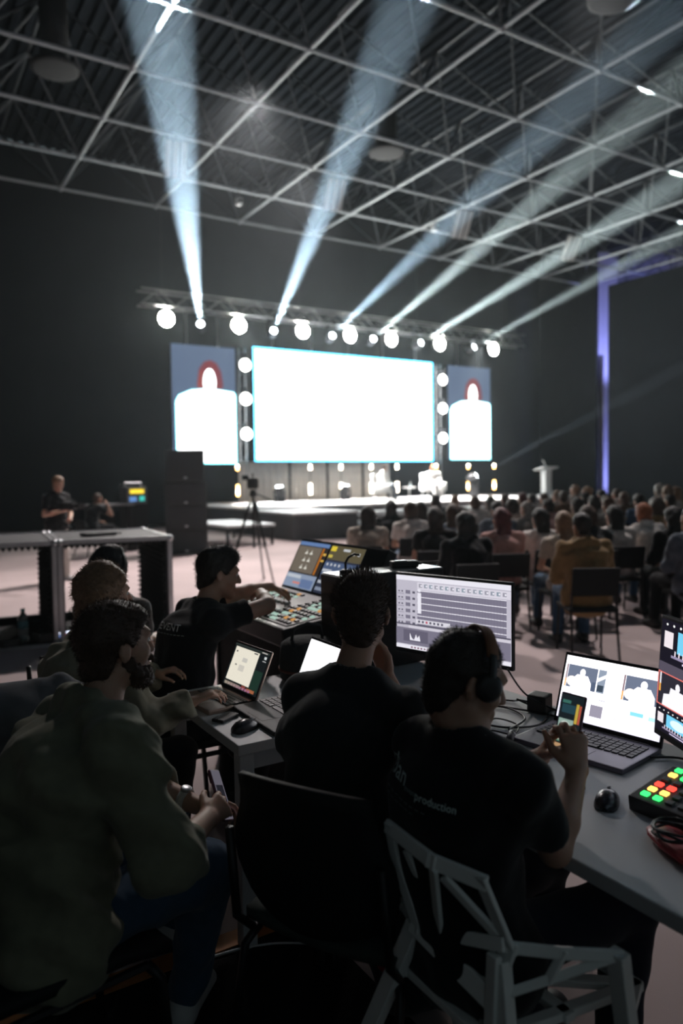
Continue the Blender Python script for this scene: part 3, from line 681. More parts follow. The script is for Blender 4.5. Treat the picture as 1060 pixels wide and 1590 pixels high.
e = empty('microphone', (1.735, 1.955, 0.74), math.radians(100), 'small black desk microphone lying under the headphone man\'s chin', 'microphone')
MB().ball((0, 0.05, 0.028), (0.026, 0.03, 0.024), 12, 8).build('windscreen', mat('foam_black', (0.01, 0.01, 0.01), 0.95, bump=0.6, bscale=300), e, True); MB().bar((0, 0.03, 0.02), (0, -0.05, 0.012), 0.010, 10, 0.008).build('body', M_BLACKMET, e)
# drinking bottle and pale box below the desk, seen past the chair
M_WATER = mat('clear_plastic', (0.75, 0.86, 0.88), 0.08, var=0.0, trans=0.85); M_TEAL = mat('teal_cap', (0.03, 0.20, 0.18), 0.4)
def bottle(label, loc, h, r, cat='bottle'):
    e = empty('water_bottle', loc, 0, label, cat)
    MB().lathe([(r * 0.85, 0.0), (r, 0.012), (r, h * 0.3), (r * 0.93, h * 0.34), (r, h * 0.38), (r, h * 0.66), (r * 0.8, h * 0.76), (r * 0.36, h * 0.88), (r * 0.36, h * 0.93)], n=20).build('bottle_body', M_WATER, e, True)
    MB().lathe([(r * 0.42, h * 0.92), (r * 0.44, h * 0.93), (r * 0.44, h * 0.99), (r * 0.40, h)], n=18).build('cap', M_TEAL, e, True)
    MB().lathe([(r * 1.01, h * 0.40), (r * 1.01, h * 0.62)], n=20).build('paper_label', mat('bottle_label', (0.10, 0.26, 0.30), 0.5), e, True)
    return e
bottle('small water bottle standing on the carpet under the laptop desk', (1.63, 3.56, 0.0), 0.23, 0.033)

# computer tower on the desk, with radio and gooseneck on it
M_TOWER = mat('tower_black', (0.012, 0.013, 0.015), 0.28, var=0.05)
tw = empty('computer_tower', (2.06, 2.955, 0.74), 0, 'black computer tower with a shiny top beside the lighting console', 'computer')
MB().box((0, 0, 0.23), (0.60, 0.19, 0.45), bev=0.006).build('case', M_TOWER, tw)
MB().box((0, 0, 0.4575), (0.585, 0.18, 0.005)).build('top_panel', mat('gloss_top_lit_tone', (0.30, 0.33, 0.34), 0.18, var=0.03), tw)  # grey top colour paints in the stage light reflected there
for k in range(4): MB().box((-0.302, 0.0, 0.10 + 0.08 * k), (0.006, 0.15, 0.05)).build('drive_cover', M_BLACK, tw)
for a in (-0.26, 0.26):
    for b in (-0.08, 0.08): MB().lathe([(0.018, 0), (0.018, 0.008)], (a, b, -0.002), n=10).build('foot', M_BLACK, tw)
e = empty('gooseneck_lamp', (1.84, 2.95, 1.20), 0, 'short black gooseneck lamp bent over the shiny computer top', 'lamp')
MB().lathe([(0.03, 0), (0.03, 0.012), (0.012, 0.02)], n=14).build('base', M_BLACK, e, True); MB().tube([(0, 0, 0.015), (0, 0, 0.05), (0.01, -0.01, 0.075), (0.035, -0.02, 0.09), (0.06, -0.03, 0.085)], 0.006, 8).build('neck', M_BLACK, e, True)
e = empty('walkie_talkie', (2.19, 2.96, 1.20), math.radians(-20), 'black handheld radio lying on top of the computer tower', 'radio')
MB().box((0, 0, 0.018), (0.14, 0.06, 0.035), bev=0.01).build('body', M_BLACK, e); MB().bar((0.07, 0.015, 0.02), (0.19, 0.03, 0.02), 0.007, 8, 0.005).build('antenna', M_BLACK, e); MB().lathe([(0.008, 0), (0.008, 0.015)], (0.07, -0.015, 0.02), (1, 0, 0), 10).build('knob', M_BLACK, e)
MB().box((-0.02, -0.012, 0.037), (0.06, 0.02, 0.004)).build('display', mat('radio_display', (0.25, 0.33, 0.32), 0.3), e)

# lighting console on a stand
con = empty('lighting_console', (2.12, 3.66, 0), math.radians(-90), 'lighting console with two lit screens in front of the man in black', 'console')
M_CON = mat('console_black', (0.02, 0.022, 0.024), 0.4, var=0.05)
# local: x along -v, y along +u, user at -y
Rk = Matrix.Rotation(math.radians(6), 3, 'X')
MB().box((0, -0.22, 0.90), (0.96, 0.56, 0.10), Rk, 0.012).build('desk_body', M_CON, con)
Rs = Matrix.Rotation(math.radians(-28), 3, 'X')
scr_c = Vector((0, 0.06, 1.12))
hs = MB().box(scr_c + Rs @ Vector((0, 0.03, 0)), (0.96, 0.06, 0.34), Rs, 0.01).build('screen_housing', M_CON, con)
sA = [(lin(52, 48, 46), rect(0, 0, 1, 1)), (lin(110, 140, 190), rect(0, 0.92, 1, 1)), (lin(122, 112, 100), rect(0.02, 0.33, 0.80, 0.90)), (lin(200, 120, 40), rect(0.83, 0.33, 0.88, 0.90)), (lin(235, 190, 90), rect(0.90, 0.75, 0.99, 0.80)), (lin(235, 190, 90), rect(0.90, 0.62, 0.99, 0.66)), (lin(150, 165, 190), rect(0, 0, 1, 0.30)), (lin(205, 212, 222), rect(0.03, 0.20, 0.5, 0.27)), (lin(225, 140, 130), rect(0.3, 0.08, 0.7, 0.12)), (lin(110, 130, 170), rect(0.55, 0.02, 0.95, 0.20))]
for i in range(3):
    for j in range(2):
        cx, cy = 0.36 + 0.16 * j, 0.43 + 0.16 * i
        sA.append((lin(235, 232, 220), [(cx - 0.05, cy - 0.02), (cx + 0.05, cy - 0.02), (cx + 0.04, cy + 0.01), (cx + 0.015, cy + 0.03), (cx, cy + 0.09), (cx - 0.015, cy + 0.03), (cx - 0.04, cy + 0.01)]))
sB = [(lin(52, 58, 76), rect(0, 0, 1, 1)), (lin(100, 92, 70), rect(0, 0.70, 1, 1)), (lin(240, 215, 70), rect(0.02, 0.88, 0.18, 0.98)), (lin(220, 200, 90), rect(0.02, 0.74, 0.14, 0.80)), (lin(84, 100, 132), rect(0.0, 0.38, 1, 0.66)), (lin(210, 214, 218), rect(0.40, 0.90, 0.6, 0.95)), (lin(200, 120, 80), rect(0.60, 0.18, 0.72, 0.36)), (lin(140, 150, 170), rect(0.02, 0.05, 0.45, 0.12)), (lin(190, 195, 205), rect(0.02, 0.20, 0.30, 0.26)), (lin(215, 218, 224), rect(0.70, 0.84, 0.76, 0.90)), (lin(215, 218, 224), rect(0.85, 0.84, 0.91, 0.90)), (lin(200, 205, 215), rect(0.02, 0.44, 0.3, 0.5))]
for k in range(4): sB.append((lin(225, 228, 232), ellipse(0.1 + 0.12 * k, 0.60, 0.025, 0.03, 8)))
picture('left_screen', hs, scr_c + Rs @ Vector((-0.465, -0.002, -0.15)), Rs @ Vector((0.36, 0, 0)), Rs @ Vector((0, 0, 0.30)), sA, display_mat('display_console', 0.8))
picture('right_screen', hs, scr_c + Rs @ Vector((-0.085, -0.002, -0.15)), Rs @ Vector((0.36, 0, 0)), Rs @ Vector((0, 0, 0.30)), sB, display_mat('display_console', 0.8))
M_KEYP = mat('console_panel', (0.30, 0.30, 0.27), 0.5); E_KEY = emit('console_key_glow', (0.7, 1.0, 0.85), 0.55); E_KEYO = emit('console_key_amber', (1.0, 0.5, 0.15), 0.6)
kb = MB().box(Vector((0, -0.22, 0.90)) + Rk @ Vector((0, 0, 0.052)), (0.90, 0.48, 0.006), Rk).build('key_panel', M_KEYP, con)
kme = {n_: MB().box((0, 0, 0), (0.022, 0.022, 0.010), bev=0.002).mesh('console_key') for n_ in 'gab'}
for n_, m_ in (('g', E_KEY), ('a', E_KEYO), ('b', M_BLACK)): kme[n_].materials.append(m_)
for i in range(24):
    for j in range(9):
        if 10 <= i <= 14 and j > 2: continue
        n_ = random.choices('gab', (0.16, 0.08, 0.76))[0]
        o = put(kme[n_], 'console_key', Vector((0, -0.22, 0.90)) + Rk @ Vector((-0.42 + 0.0365 * i, -0.21 + 0.045 * j, 0.058)), con); o.rotation_euler = (math.radians(6), 0, 0)
for i in range(10):
    MB().box(Vector((0, -0.22, 0.90)) + Rk @ Vector((-0.04 + 0.012, 0.0, 0.062)) + Vector((0.0 + 0.016 * (i - 5), -0.02 + 0.01 * (i % 3), 0)), (0.010, 0.022, 0.016), Rk).build('fader', M_WHITE, con)
MB().box((0, -0.2, 0.425), (0.90, 0.50, 0.85)).build('stand_case', mat('case_cloth', (0.035, 0.036, 0.038), 0.8, bump=0.2, bscale=80), con)
for a in (-0.45, 0.45): MB().box((a, -0.45, 0.425), (0.03, 0.03, 0.85)).build('case_edge', M_BLACKMET, con)
e = empty('cable_bag', (1.60, 2.90, 0.74), 0, 'round dark cloth cable bag standing on the desk behind the bronze laptop', 'bag')
MB().lathe([(0.10, 0), (0.125, 0.02), (0.13, 0.10), (0.12, 0.17), (0.09, 0.19), (0.02, 0.195)], n=22).build('bag_body', mat('bag_cloth', (0.02, 0.023, 0.022), 0.9, bump=0.4, bscale=60), e, True)
MB().lathe([(0.1315, 0.055), (0.1335, 0.06), (0.1315, 0.065)], n=22).build('piping', mat('bag_piping', (0.16, 0.05, 0.03), 0.7), e, True)
MB().tube([(-0.08, 0, 0.18), (-0.07, 0, 0.24), (0, 0, 0.26), (0.07, 0, 0.24), (0.08, 0, 0.18)], 0.008, 6).build('handle', M_BLACK, e, True)

# ------------------------------------------------------------------ open flight cases on the left
M_CASE = mat('case_board', (0.06, 0.06, 0.064), 0.6, var=0.12, scale=40); M_FOAM = mat('black_foam', (0.008, 0.009, 0.009), 0.95)
def flight_case(label, loc, rz, w, d, h, right_foam=True):
    e = empty('flight_case', loc, rz, label, 'flight case', 'open flight cases standing on their sides'); t = 0.035
    MB().box((w / 2, d / 2, h - t / 2), (w, d, t)).build('top_board', M_CASE, e)
    MB().box((w / 2, d / 2, t / 2), (w, d, t)).build('bottom_board', M_CASE, e)
    MB().box((t / 2, d / 2, h / 2), (t, d, h - 2 * t)).build('side_board', M_CASE, e)
    MB().box((w - t / 2, d / 2, h / 2), (t, d, h - 2 * t)).build('side_board', M_CASE, e)
    for y in (0, d):
        for z in (0.012, h - 0.012): MB().box((w / 2, y, z), (w + 0.02, 0.03, 0.045)).build('edge_profile', M_ALU, e)
        for x in (0.0, w): MB().box((x, y, h / 2), (0.045, 0.03, h)).build('edge_profile', M_ALU, e)
    for z in (h,):
        for x in (0.0, w): MB().box((x, d / 2, z - 0.012), (0.04, d, 0.045)).build('edge_profile', M_ALU, e)
    for x in (0, w):
        for y in (0, d):
            for z in (0, h): MB().ball((x, y, z + (0.02 if z == 0 else -0.015)), 0.04, 8, 6).build('corner_ball', M_ALU, e, True)
    # wedge foam lining
    def foam(n_, a0, a1, b0, b1, plane, sgn, off):
        mb = MB(); na = int(abs(a1 - a0) / 0.055); nb = 1
        for i in range(na):
            p0 = a0 + (a1 - a0) * i / na; p1 = a0 + (a1 - a0) * (i + 1) / na; pm = (p0 + p1) / 2
            if plane == 'z': mb.add([(p0, b0, off), (p1, b0, off), (pm, b0, off + sgn * 0.045), (p0, b1, off), (p1, b1, off), (pm, b1, off + sgn * 0.045)], [(0, 1, 2), (3, 5, 4), (0, 2, 5, 3), (1, 4, 5, 2), (0, 3, 4, 1)])
            else: mb.add([(off, b0, p0), (off, b0, p1), (off + sgn * 0.045, b0, pm), (off, b1, p0), (off, b1, p1), (off + sgn * 0.045, b1, pm)], [(0, 1, 2), (3, 5, 4), (0, 2, 5, 3), (1, 4, 5, 2), (0, 3, 4, 1)])
        mb.build(n_, M_FOAM, e)
    foam('foam_lining', t, w - t, 0.03, d - 0.02, 'z', -1, h - t - 0.002)
    foam('foam_lining', t, h - t, 0.03, d - 0.02, 'x', -1, w - t - 0.002)
    MB().box((w / 2, d * 0.80, t + 0.05), (w - 2 * t - 0.01, 0.06, 0.10)).build('foam_strip', M_FOAM, e)
    MB().box((w / 2, d / 2, t + 0.006), (w - 2 * t - 0.01, d - 0.1, 0.01)).build('foam_base', M_FOAM, e)
    return e
flight_case('open flight case with foam lining, in front of the seated person wearing headphones', (1.485, 7.79, 0), math.radians(-6), 1.10, 1.5, 1.05)
flight_case('open flight case holding a water bottle, cut by the photo edge', (0.0, 7.95, 0), math.radians(-6) , 1.44, 1.5, 1.05)
bottle('large water bottle standing inside the open flight case', (1.15, 8.0, 0.05), 0.33, 0.05)
e = empty('power_strip', (1.46, 7.93, 0.045), math.radians(12), 'black rack unit with a white light bar and small red lights in the flight case', 'rack unit')
MB().box((0, 0, 0.05), (0.44, 0.22, 0.09), bev=0.006).build('case', M_BLACK, e); MB().box((0.08, -0.112, 0.075), (0.22, 0.004, 0.018)).build('light_bar', emit('bar_glow', (0.75, 0.8, 1.0), 2.2), e)
for k in range(7): MB().ball((-0.02 + 0.035 * k, -0.112, 0.045 + 0.008 * (k % 2)), 0.006, 6, 5).build('indicator', emit('ind_red', (1, 0.05, 0.12), 2.0) if k % 3 else emit('ind_blue', (0.25, 0.4, 1.0), 1.8), e)
cable('thin violet-lit cable rising from the rack unit in the flight case', [(1.55, 8.02, 0.12), (1.58, 8.04, 0.25), (1.62, 8.0, 0.33), (1.66, 7.98, 0.36)], 0.006)
e = empty('audio_adapter', (0.98, 7.80, 0.045), 0.3, 'small black connector box with loose wires on the flight case floor', 'adapter')
MB().box((0, 0, 0.04), (0.16, 0.1, 0.07), bev=0.01).build('body', M_BLACK, e); MB().tube([(0.08, 0, 0.03), (0.16, -0.03, 0.01), (0.22, 0.0, 0.02), (0.27, 0.06, 0.01)], 0.006, 6).build('cord', M_BLACK, e); MB().ball((0.13, 0.05, 0.04), 0.035, 8, 6).build('plug', M_BLACK, e, True)
e = empty('flat_tray', (2.0, 8.35, 1.05), 0.2, 'flat black device lying on top of the flight case', 'device')
MB().box((0, 0, 0.02), (0.34, 0.2, 0.035), bev=0.01).build('body', M_BLACK, e); MB().tube([(0.15, 0.05, 0.02), (0.25, 0.08, 0.01), (0.3, 0.05, 0.01)], 0.008, 6).build('cord', M_BLACK, e)
# ------------------------------------------------------------------ far equipment
M_SPK = mat('speaker_black', (0.010, 0.011, 0.012), 0.6, var=0.1); M_GRILLE = mat('speaker_grille', (0.016, 0.017, 0.019), 0.5, 0.3, bump=0.4, bscale=300)
def speaker(label, loc, rz, w, d, h):
    e = empty('loudspeaker', loc, rz, label, 'loudspeaker', 'stack of loudspeakers beside the stage')
    MB().box((0, 0, h / 2), (w, d, h), bev=0.012).build('cabinet', M_SPK, e)
    MB().box((0, -d / 2 - 0.008, h / 2), (w * 0.94, 0.016, h * 0.86), bev=0.006).build('grille', M_GRILLE, e)
    MB().box((0, -d / 2 - 0.018, h * 0.12), (0.07, 0.006, 0.03)).build('badge', M_ALU, e)
    for s in (-1, 1): MB().box((s * (w / 2 + 0.004), 0, h * 0.55), (0.012, 0.16, 0.06), bev=0.004).build('handle', M_BLACKMET, e)
    return e
for k, (h, w, lab) in enumerate(((0.555, 0.92, 'bottom black loudspeaker of the stack, standing on the carpet'), (0.53, 0.92, 'second black loudspeaker from the bottom of the stack'),
                        (0.53, 0.92, 'third black loudspeaker from the bottom of the stack'), (0.70, 0.84, 'narrower black loudspeaker topping the stack'))):
    z = (0, 0.555, 1.085, 1.617)[k]
    speaker(lab, (5.85, 16.2, z), math.radians(-20), w, 0.72, h)

# camera on tripod
def tripod(label, loc, h, spread, rz=0.0, camera=True, camlabel=''):
    e = empty('tripod', loc, rz, label, 'tripod')
    for k in range(3):
        t = rz + 2 * math.pi * k / 3; c, s = math.cos(t), math.sin(t)
        a = Vector((0.05 * c, 0.05 * s, h - 0.12)); b = Vector((spread * c, spread * s, 0.0)); m_ = a.lerp(b, 0.5)
        lg = MB().bar(a, m_, 0.022, 8).bar(m_, b, 0.013, 8).build('leg', M_BLACKMET, e)
        MB().lathe([(0.028, -0.03), (0.028, 0.03)], m_, b - a, 10).build('clamp', M_BLACK, lg)
        MB().ball(b + Vector((0, 0, 0.02)), 0.022, 8, 6).build('rubber_foot', M_BLACK, lg)
        MB().bar((0, 0, h * 0.45), a.lerp(b, 0.55), 0.008, 6).build('spreader', M_BLACKMET, e)
    MB().bar((0, 0, h * 0.4), (0, 0, h), 0.02, 8).build('column', M_BLACKMET, e)
    MB().lathe([(0.05, 0), (0.06, 0.03), (0.045, 0.09), (0.05, 0.11)], (0, 0, h - 0.03), n=14).build('fluid_head', M_BLACK, e, True)
    MB().bar((0, -0.03, h + 0.03), (0.1, -0.4, h - 0.12), 0.01, 6).build('pan_handle', M_BLACK, e)
    return e
def video_camera(label, loc, rz, s=1.0):
    e = empty('video_camera', loc, rz, label, 'camera')
    MB().box((0, 0, 0.09 * s), (0.13 * s, 0.30 * s, 0.15 * s), bev=0.015).build('body', M_BLACK, e)
    MB().lathe([(0.05 * s, 0), (0.055 * s, 0.10 * s), (0.06 * s, 0.16 * s), (0.05 * s, 0.165 * s)], (0, 0.15 * s, 0.09 * s), (0, 1, 0), 16).build('lens', M_BLACKMET, e, True)
    MB().box((0, 0.33 * s, 0.09 * s), (0.16 * s, 0.05 * s, 0.12 * s)).build('lens_hood', M_BLACK, e)
    MB().tube([(0, -0.1 * s, 0.165 * s), (0, -0.1 * s, 0.22 * s), (0, 0.1 * s, 0.22 * s), (0, 0.1 * s, 0.165 * s)], 0.012 * s, 6).build('top_handle', M_BLACK, e)
    MB().box((-0.10 * s, 0.02 * s, 0.17 * s), (0.09 * s, 0.02, 0.065 * s)).build('viewfinder', M_BLACK, e)
    return e
tripod('black tripod standing on the carpet before the stage corner', (4.97, 10.7, 0), 1.40, 0.46, 0.4)
video_camera('black video camera mounted on the tripod before the stage corner', (4.97, 10.7, 1.48), math.radians(-25), 1.15)

# tool cart with lit sockets behind the flight cases, folding table of the seated technician
e = empty('power_rack', (5.05, 17.6, 0), 0.1, 'small grey equipment rack with yellow and blue lit panels by the dark wall', 'equipment rack')
MB().box((0, 0, 0.55), (0.52, 0.5, 1.1), bev=0.01).build('cabinet', M_BLACKMET, e); MB().box((0, -0.02, 1.30), (0.50, 0.44, 0.42), bev=0.02).build('top_unit', mat('rack_grey', (0.13, 0.13, 0.14), 0.5), e)
MB().box((0, -0.245, 1.40), (0.34, 0.01, 0.10)).build('yellow_panel', emit('panel_yellow', (1.0, 0.72, 0.05), 1.3), e)
MB().box((-0.10, -0.245, 1.22), (0.17, 0.01, 0.11)).build('blue_panel', emit('panel_blue', (0.20, 0.42, 0.9), 0.7), e); MB().box((0.12, -0.245, 1.23), (0.12, 0.01, 0.11)).build('teal_panel', emit('panel_teal', (0.08, 0.75, 0.65), 0.8), e)
MB().tube([(-0.2, 0, 1.5), (-0.2, 0, 1.6), (0.2, 0, 1.6), (0.2, 0, 1.5)], 0.02, 6).build('handle', M_ALU, e)
e = empty('folding_table', (4.45, 17.5, 0), 0.05, 'plain grey folding table of the technician by the dark wall', 'table')
MB().box((0, 0, 1.10), (1.0, 0.7, 0.04)).build('table_top', mat('table_grey', (0.22, 0.22, 0.23), 0.5), e)
for a in (-0.42, 0.42):
    for b in (-0.28, 0.28): MB().bar((a, b, 0), (a, b, 1.08), 0.018, 6).build('leg', M_BLACKMET, e)
# lectern on the stage
M_LECT = mat('lectern_white', (0.8, 0.82, 0.82), 0.4, var=0.02)
e = empty('lectern', (23.3, 21.6, 0.8), 0.0, 'white lectern with a slim stem on the far end of the stage', 'lectern')
MB().box((0, 0, 0.02), (0.6, 0.5, 0.04), bev=0.01).build('base', M_LECT, e); MB().box((0, 0, 0.55), (0.34, 0.26, 1.05), bev=0.01).build('stem', M_LECT, e)
MB().box((0, 0, 1.12), (0.92, 0.5, 0.05), Matrix.Rotation(math.radians(-14), 3, 'X'), 0.01).build('reading_board', M_LECT, e)
MB().tube([(-0.15, -0.1, 1.14), (-0.17, -0.08, 1.32), (-0.22, 0.0, 1.46)], 0.02, 6).build('microphone', M_LECT, e)
# ------------------------------------------------------------------ people: smooth blended bodies meshed from distance fields
def V3(p): return np.array(p, dtype=np.float32)
def unit(p):
    p = np.array(p, dtype=np.float64); return p / max(np.linalg.norm(p), 1e-9)
class Field:
    def __init__(s, lo, hi, h):
        s.lo = np.array(lo, dtype=np.float64); s.h = h
        s.n = np.maximum(4, np.ceil((np.array(hi) - s.lo) / h).astype(int) + 1)
        s.f = np.full(tuple(s.n), 1.0, dtype=np.float32)
    def block(s, lo, hi):
        a = np.clip(np.floor((np.array(lo) - s.lo) / s.h).astype(int), 0, s.n - 1); b = np.clip(np.ceil((np.array(hi) - s.lo) / s.h).astype(int) + 1, 1, s.n)
        if np.any(b <= a): return None, None
        g = [(s.lo[i] + s.h * np.arange(a[i], b[i])).astype(np.float32) for i in range(3)]
        P = (g[0][:, None, None], g[1][None, :, None], g[2][None, None, :])
        return (slice(a[0], b[0]), slice(a[1], b[1]), slice(a[2], b[2])), P
    def add(s, prim, k=0.02):
        fn, lo, hi = prim; pad = k + 3 * s.h
        sl, P = s.block(np.array(lo) - pad, np.array(hi) + pad)
        if sl is None: return
        d = fn(P); a = s.f[sl]
        if k > 1e-5:
            hh = np.maximum(k - np.abs(a - d), 0) / k; s.f[sl] = np.minimum(a, d) - hh * hh * k * 0.25
        else: s.f[sl] = np.minimum(a, d)
    def cut(s, prim, k=0.004):
        fn, lo, hi = prim; pad = k + 3 * s.h
        sl, P = s.block(np.array(lo) - pad, np.array(hi) + pad)
        if sl is None: return
        d = -fn(P); a = s.f[sl]; hh = np.maximum(k - np.abs(a - d), 0) / k
        s.f[sl] = np.maximum(a, d) + hh * hh * k * 0.25
    def warp(s, fn, band=0.06):
        m = np.abs(s.f) < band; idx = np.argwhere(m)
        if len(idx) == 0: return
        P = s.lo + s.h * idx; s.f[m] += fn(P).astype(np.float32)
    def mesh(s):
        f = s.f.copy()
        for ax in range(3):
            sl = [slice(None)] * 3; sl[ax] = 0; f[tuple(sl)] = 1.0; sl[ax] = -1; f[tuple(sl)] = 1.0
        g = f < 0; nx, ny, nz = f.shape
        c = np.zeros((nx - 1, ny - 1, nz - 1), dtype=np.int8)
        for i in (0, 1):
            for j in (0, 1):
                for k in (0, 1): c += g[i:nx - 1 + i, j:ny - 1 + j, k:nz - 1 + k]
        mix = (c > 0) & (c < 8); ci = np.argwhere(mix); n = len(ci)
        idx = np.full(mix.shape, -1, dtype=np.int64); idx[mix] = np.arange(n)
        acc = np.zeros((n, 3)); cnt = np.zeros(n)
        for ax in range(3):
            o1, o2 = [q for q in range(3) if q != ax]
            for a in (0, 1):
                for b in (0, 1):
                    off = np.zeros(3, int); off[o1] = a; off[o2] = b; p = ci + off; q = p.copy(); q[:, ax] += 1
                    va = f[p[:, 0], p[:, 1], p[:, 2]]; vb = f[q[:, 0], q[:, 1], q[:, 2]]; m = (va < 0) != (vb < 0)
                    t = va[m] / (va[m] - vb[m]); pos = np.tile(off.astype(float), (m.sum(), 1)); pos[:, ax] += t
                    acc[m] += pos; cnt[m] += 1
        Vt = s.lo + s.h * (ci + acc / np.maximum(cnt, 1)[:, None])
        F = []
        for ax in range(3):
            o1, o2 = (ax + 1) % 3, (ax + 2) % 3
            sl0 = [slice(1, -1)] * 3; sl0[ax] = slice(0, f.shape[ax] - 1); sl1 = list(sl0); sl1[ax] = slice(1, f.shape[ax])
            a = g[tuple(sl0)]; b = g[tuple(sl1)]; e = np.argwhere(a != b)
            if len(e) == 0: continue
            inside = a[e[:, 0], e[:, 1], e[:, 2]]
            base = e.copy(); base[:, o1] += 1; base[:, o2] += 1
            def cell(d1, d2):
                q = base.copy(); q[:, o1] += d1; q[:, o2] += d2; return idx[q[:, 0], q[:, 1], q[:, 2]]
            quad = np.stack([cell(-1, -1), cell(0, -1), cell(0, 0), cell(-1, 0)], 1)
            quad[~inside] = quad[~inside][:, ::-1]
            F.append(quad)
        F = np.concatenate(F) if F else np.zeros((0, 4), int)
        F = F[(F >= 0).all(1)]
        return Vt, F
def np_mesh(name, V, F, mats=(), smooth=True):
    me = bpy.data.meshes.new(name); me.vertices.add(len(V)); me.vertices.foreach_set('co', np.asarray(V, dtype=np.float32).ravel())
    k = F.shape[1]
    me.loops.add(len(F) * k); me.loops.foreach_set('vertex_index', np.asarray(F, dtype=np.int32).ravel())
    me.polygons.add(len(F)); me.polygons.foreach_set('loop_start', np.arange(0, len(F) * k, k, dtype=np.int32))
    me.update(calc_edges=True)
    if smooth: me.polygons.foreach_set('use_smooth', np.ones(len(F), dtype=bool))
    for m in mats: me.materials.append(m)
    return me
def relax(V, F, it=2, lam=0.5):
    for _ in range(it):
        acc = np.zeros_like(V); cnt = np.zeros(len(V))
        for a, b in ((0, 1), (1, 2), (2, 3), (3, 0)):
            np.add.at(acc, F[:, a], V[F[:, b]]); np.add.at(acc, F[:, b], V[F[:, a]])
            np.add.at(cnt, F[:, a], 1); np.add.at(cnt, F[:, b], 1)
        V = V + lam * (acc / np.maximum(cnt, 1)[:, None] - V)
    return V

# primitives: (function of broadcast coordinates, lower corner, upper corner)
def RC(a, b, ra, rb, cut_end=False, cut_start=False):
    a = V3(a); b = V3(b); ab = b - a; L2 = float(ab @ ab) + 1e-9; L = math.sqrt(L2)
    def fn(P):
        q = [P[i] - a[i] for i in range(3)]
        t0 = (q[0] * ab[0] + q[1] * ab[1] + q[2] * ab[2]) / L2; t = np.clip(t0, 0, 1)
        d = np.sqrt((q[0] - t * ab[0]) ** 2 + (q[1] - t * ab[1]) ** 2 + (q[2] - t * ab[2]) ** 2) - (ra + (rb - ra) * t)
        if cut_end: d = np.maximum(d, (t0 - 1) * L)
        if cut_start: d = np.maximum(d, -t0 * L)
        return d
    r = max(ra, rb); return fn, np.minimum(a, b) - r, np.maximum(a, b) + r
def EC(a, b, wa, wb, da, db, side):
    a = V3(a); b = V3(b); ab = b - a; L2 = float(ab @ ab) + 1e-9; sd = V3(unit(side))
    def fn(P):
        q = [P[i] - a[i] for i in range(3)]
        t = np.clip((q[0] * ab[0] + q[1] * ab[1] + q[2] * ab[2]) / L2, 0, 1)
        r = [q[i] - t * ab[i] for i in range(3)]; s_ = r[0] * sd[0] + r[1] * sd[1] + r[2] * sd[2]
        o2 = np.maximum(r[0] ** 2 + r[1] ** 2 + r[2] ** 2 - s_ ** 2, 0); w = wa + (wb - wa) * t; d = da + (db - da) * t
        return (np.sqrt((s_ / w) ** 2 + o2 / d ** 2) - 1) * np.minimum(w, d)
    r = max(wa, wb, da, db); return fn, np.minimum(a, b) - r, np.maximum(a, b) + r
def EL(c, rad, M=None):
    c = V3(c); rad = V3(rad); M = np.eye(3, dtype=np.float32) if M is None else np.asarray(M, dtype=np.float32)
    def fn(P):
        q = [P[i] - c[i] for i in range(3)]; acc = 0
        for k in range(3): acc = acc + ((q[0] * M[0, k] + q[1] * M[1, k] + q[2] * M[2, k]) / rad[k]) ** 2
        return (np.sqrt(acc) - 1) * float(rad.min())
    r = float(rad.max()); return fn, c - r, c + r
def sines(seed, n, lo, hi):
    r = np.random.default_rng(seed); K = r.normal(size=(n, 3)); K /= np.linalg.norm(K, axis=1)[:, None]; K *= r.uniform(lo, hi, n)[:, None]; ph = r.uniform(0, 6.28, n)
    return K, ph
def cloth_noise(seed, amp, lo=18, hi=60):
    K, ph = sines(seed, 9, lo, hi); K2, ph2 = sines(seed + 1, 3, 6, 14)
    def fn(P):
        w = np.sin(P @ K2.T + ph2) * 0.05; Q = P + w
        s_ = np.sin(Q @ K.T + ph); s_ = np.sign(s_) * np.abs(s_) ** 1.4
        return amp * (s_.mean(1) * 3.6 - 0.9)
    return fn

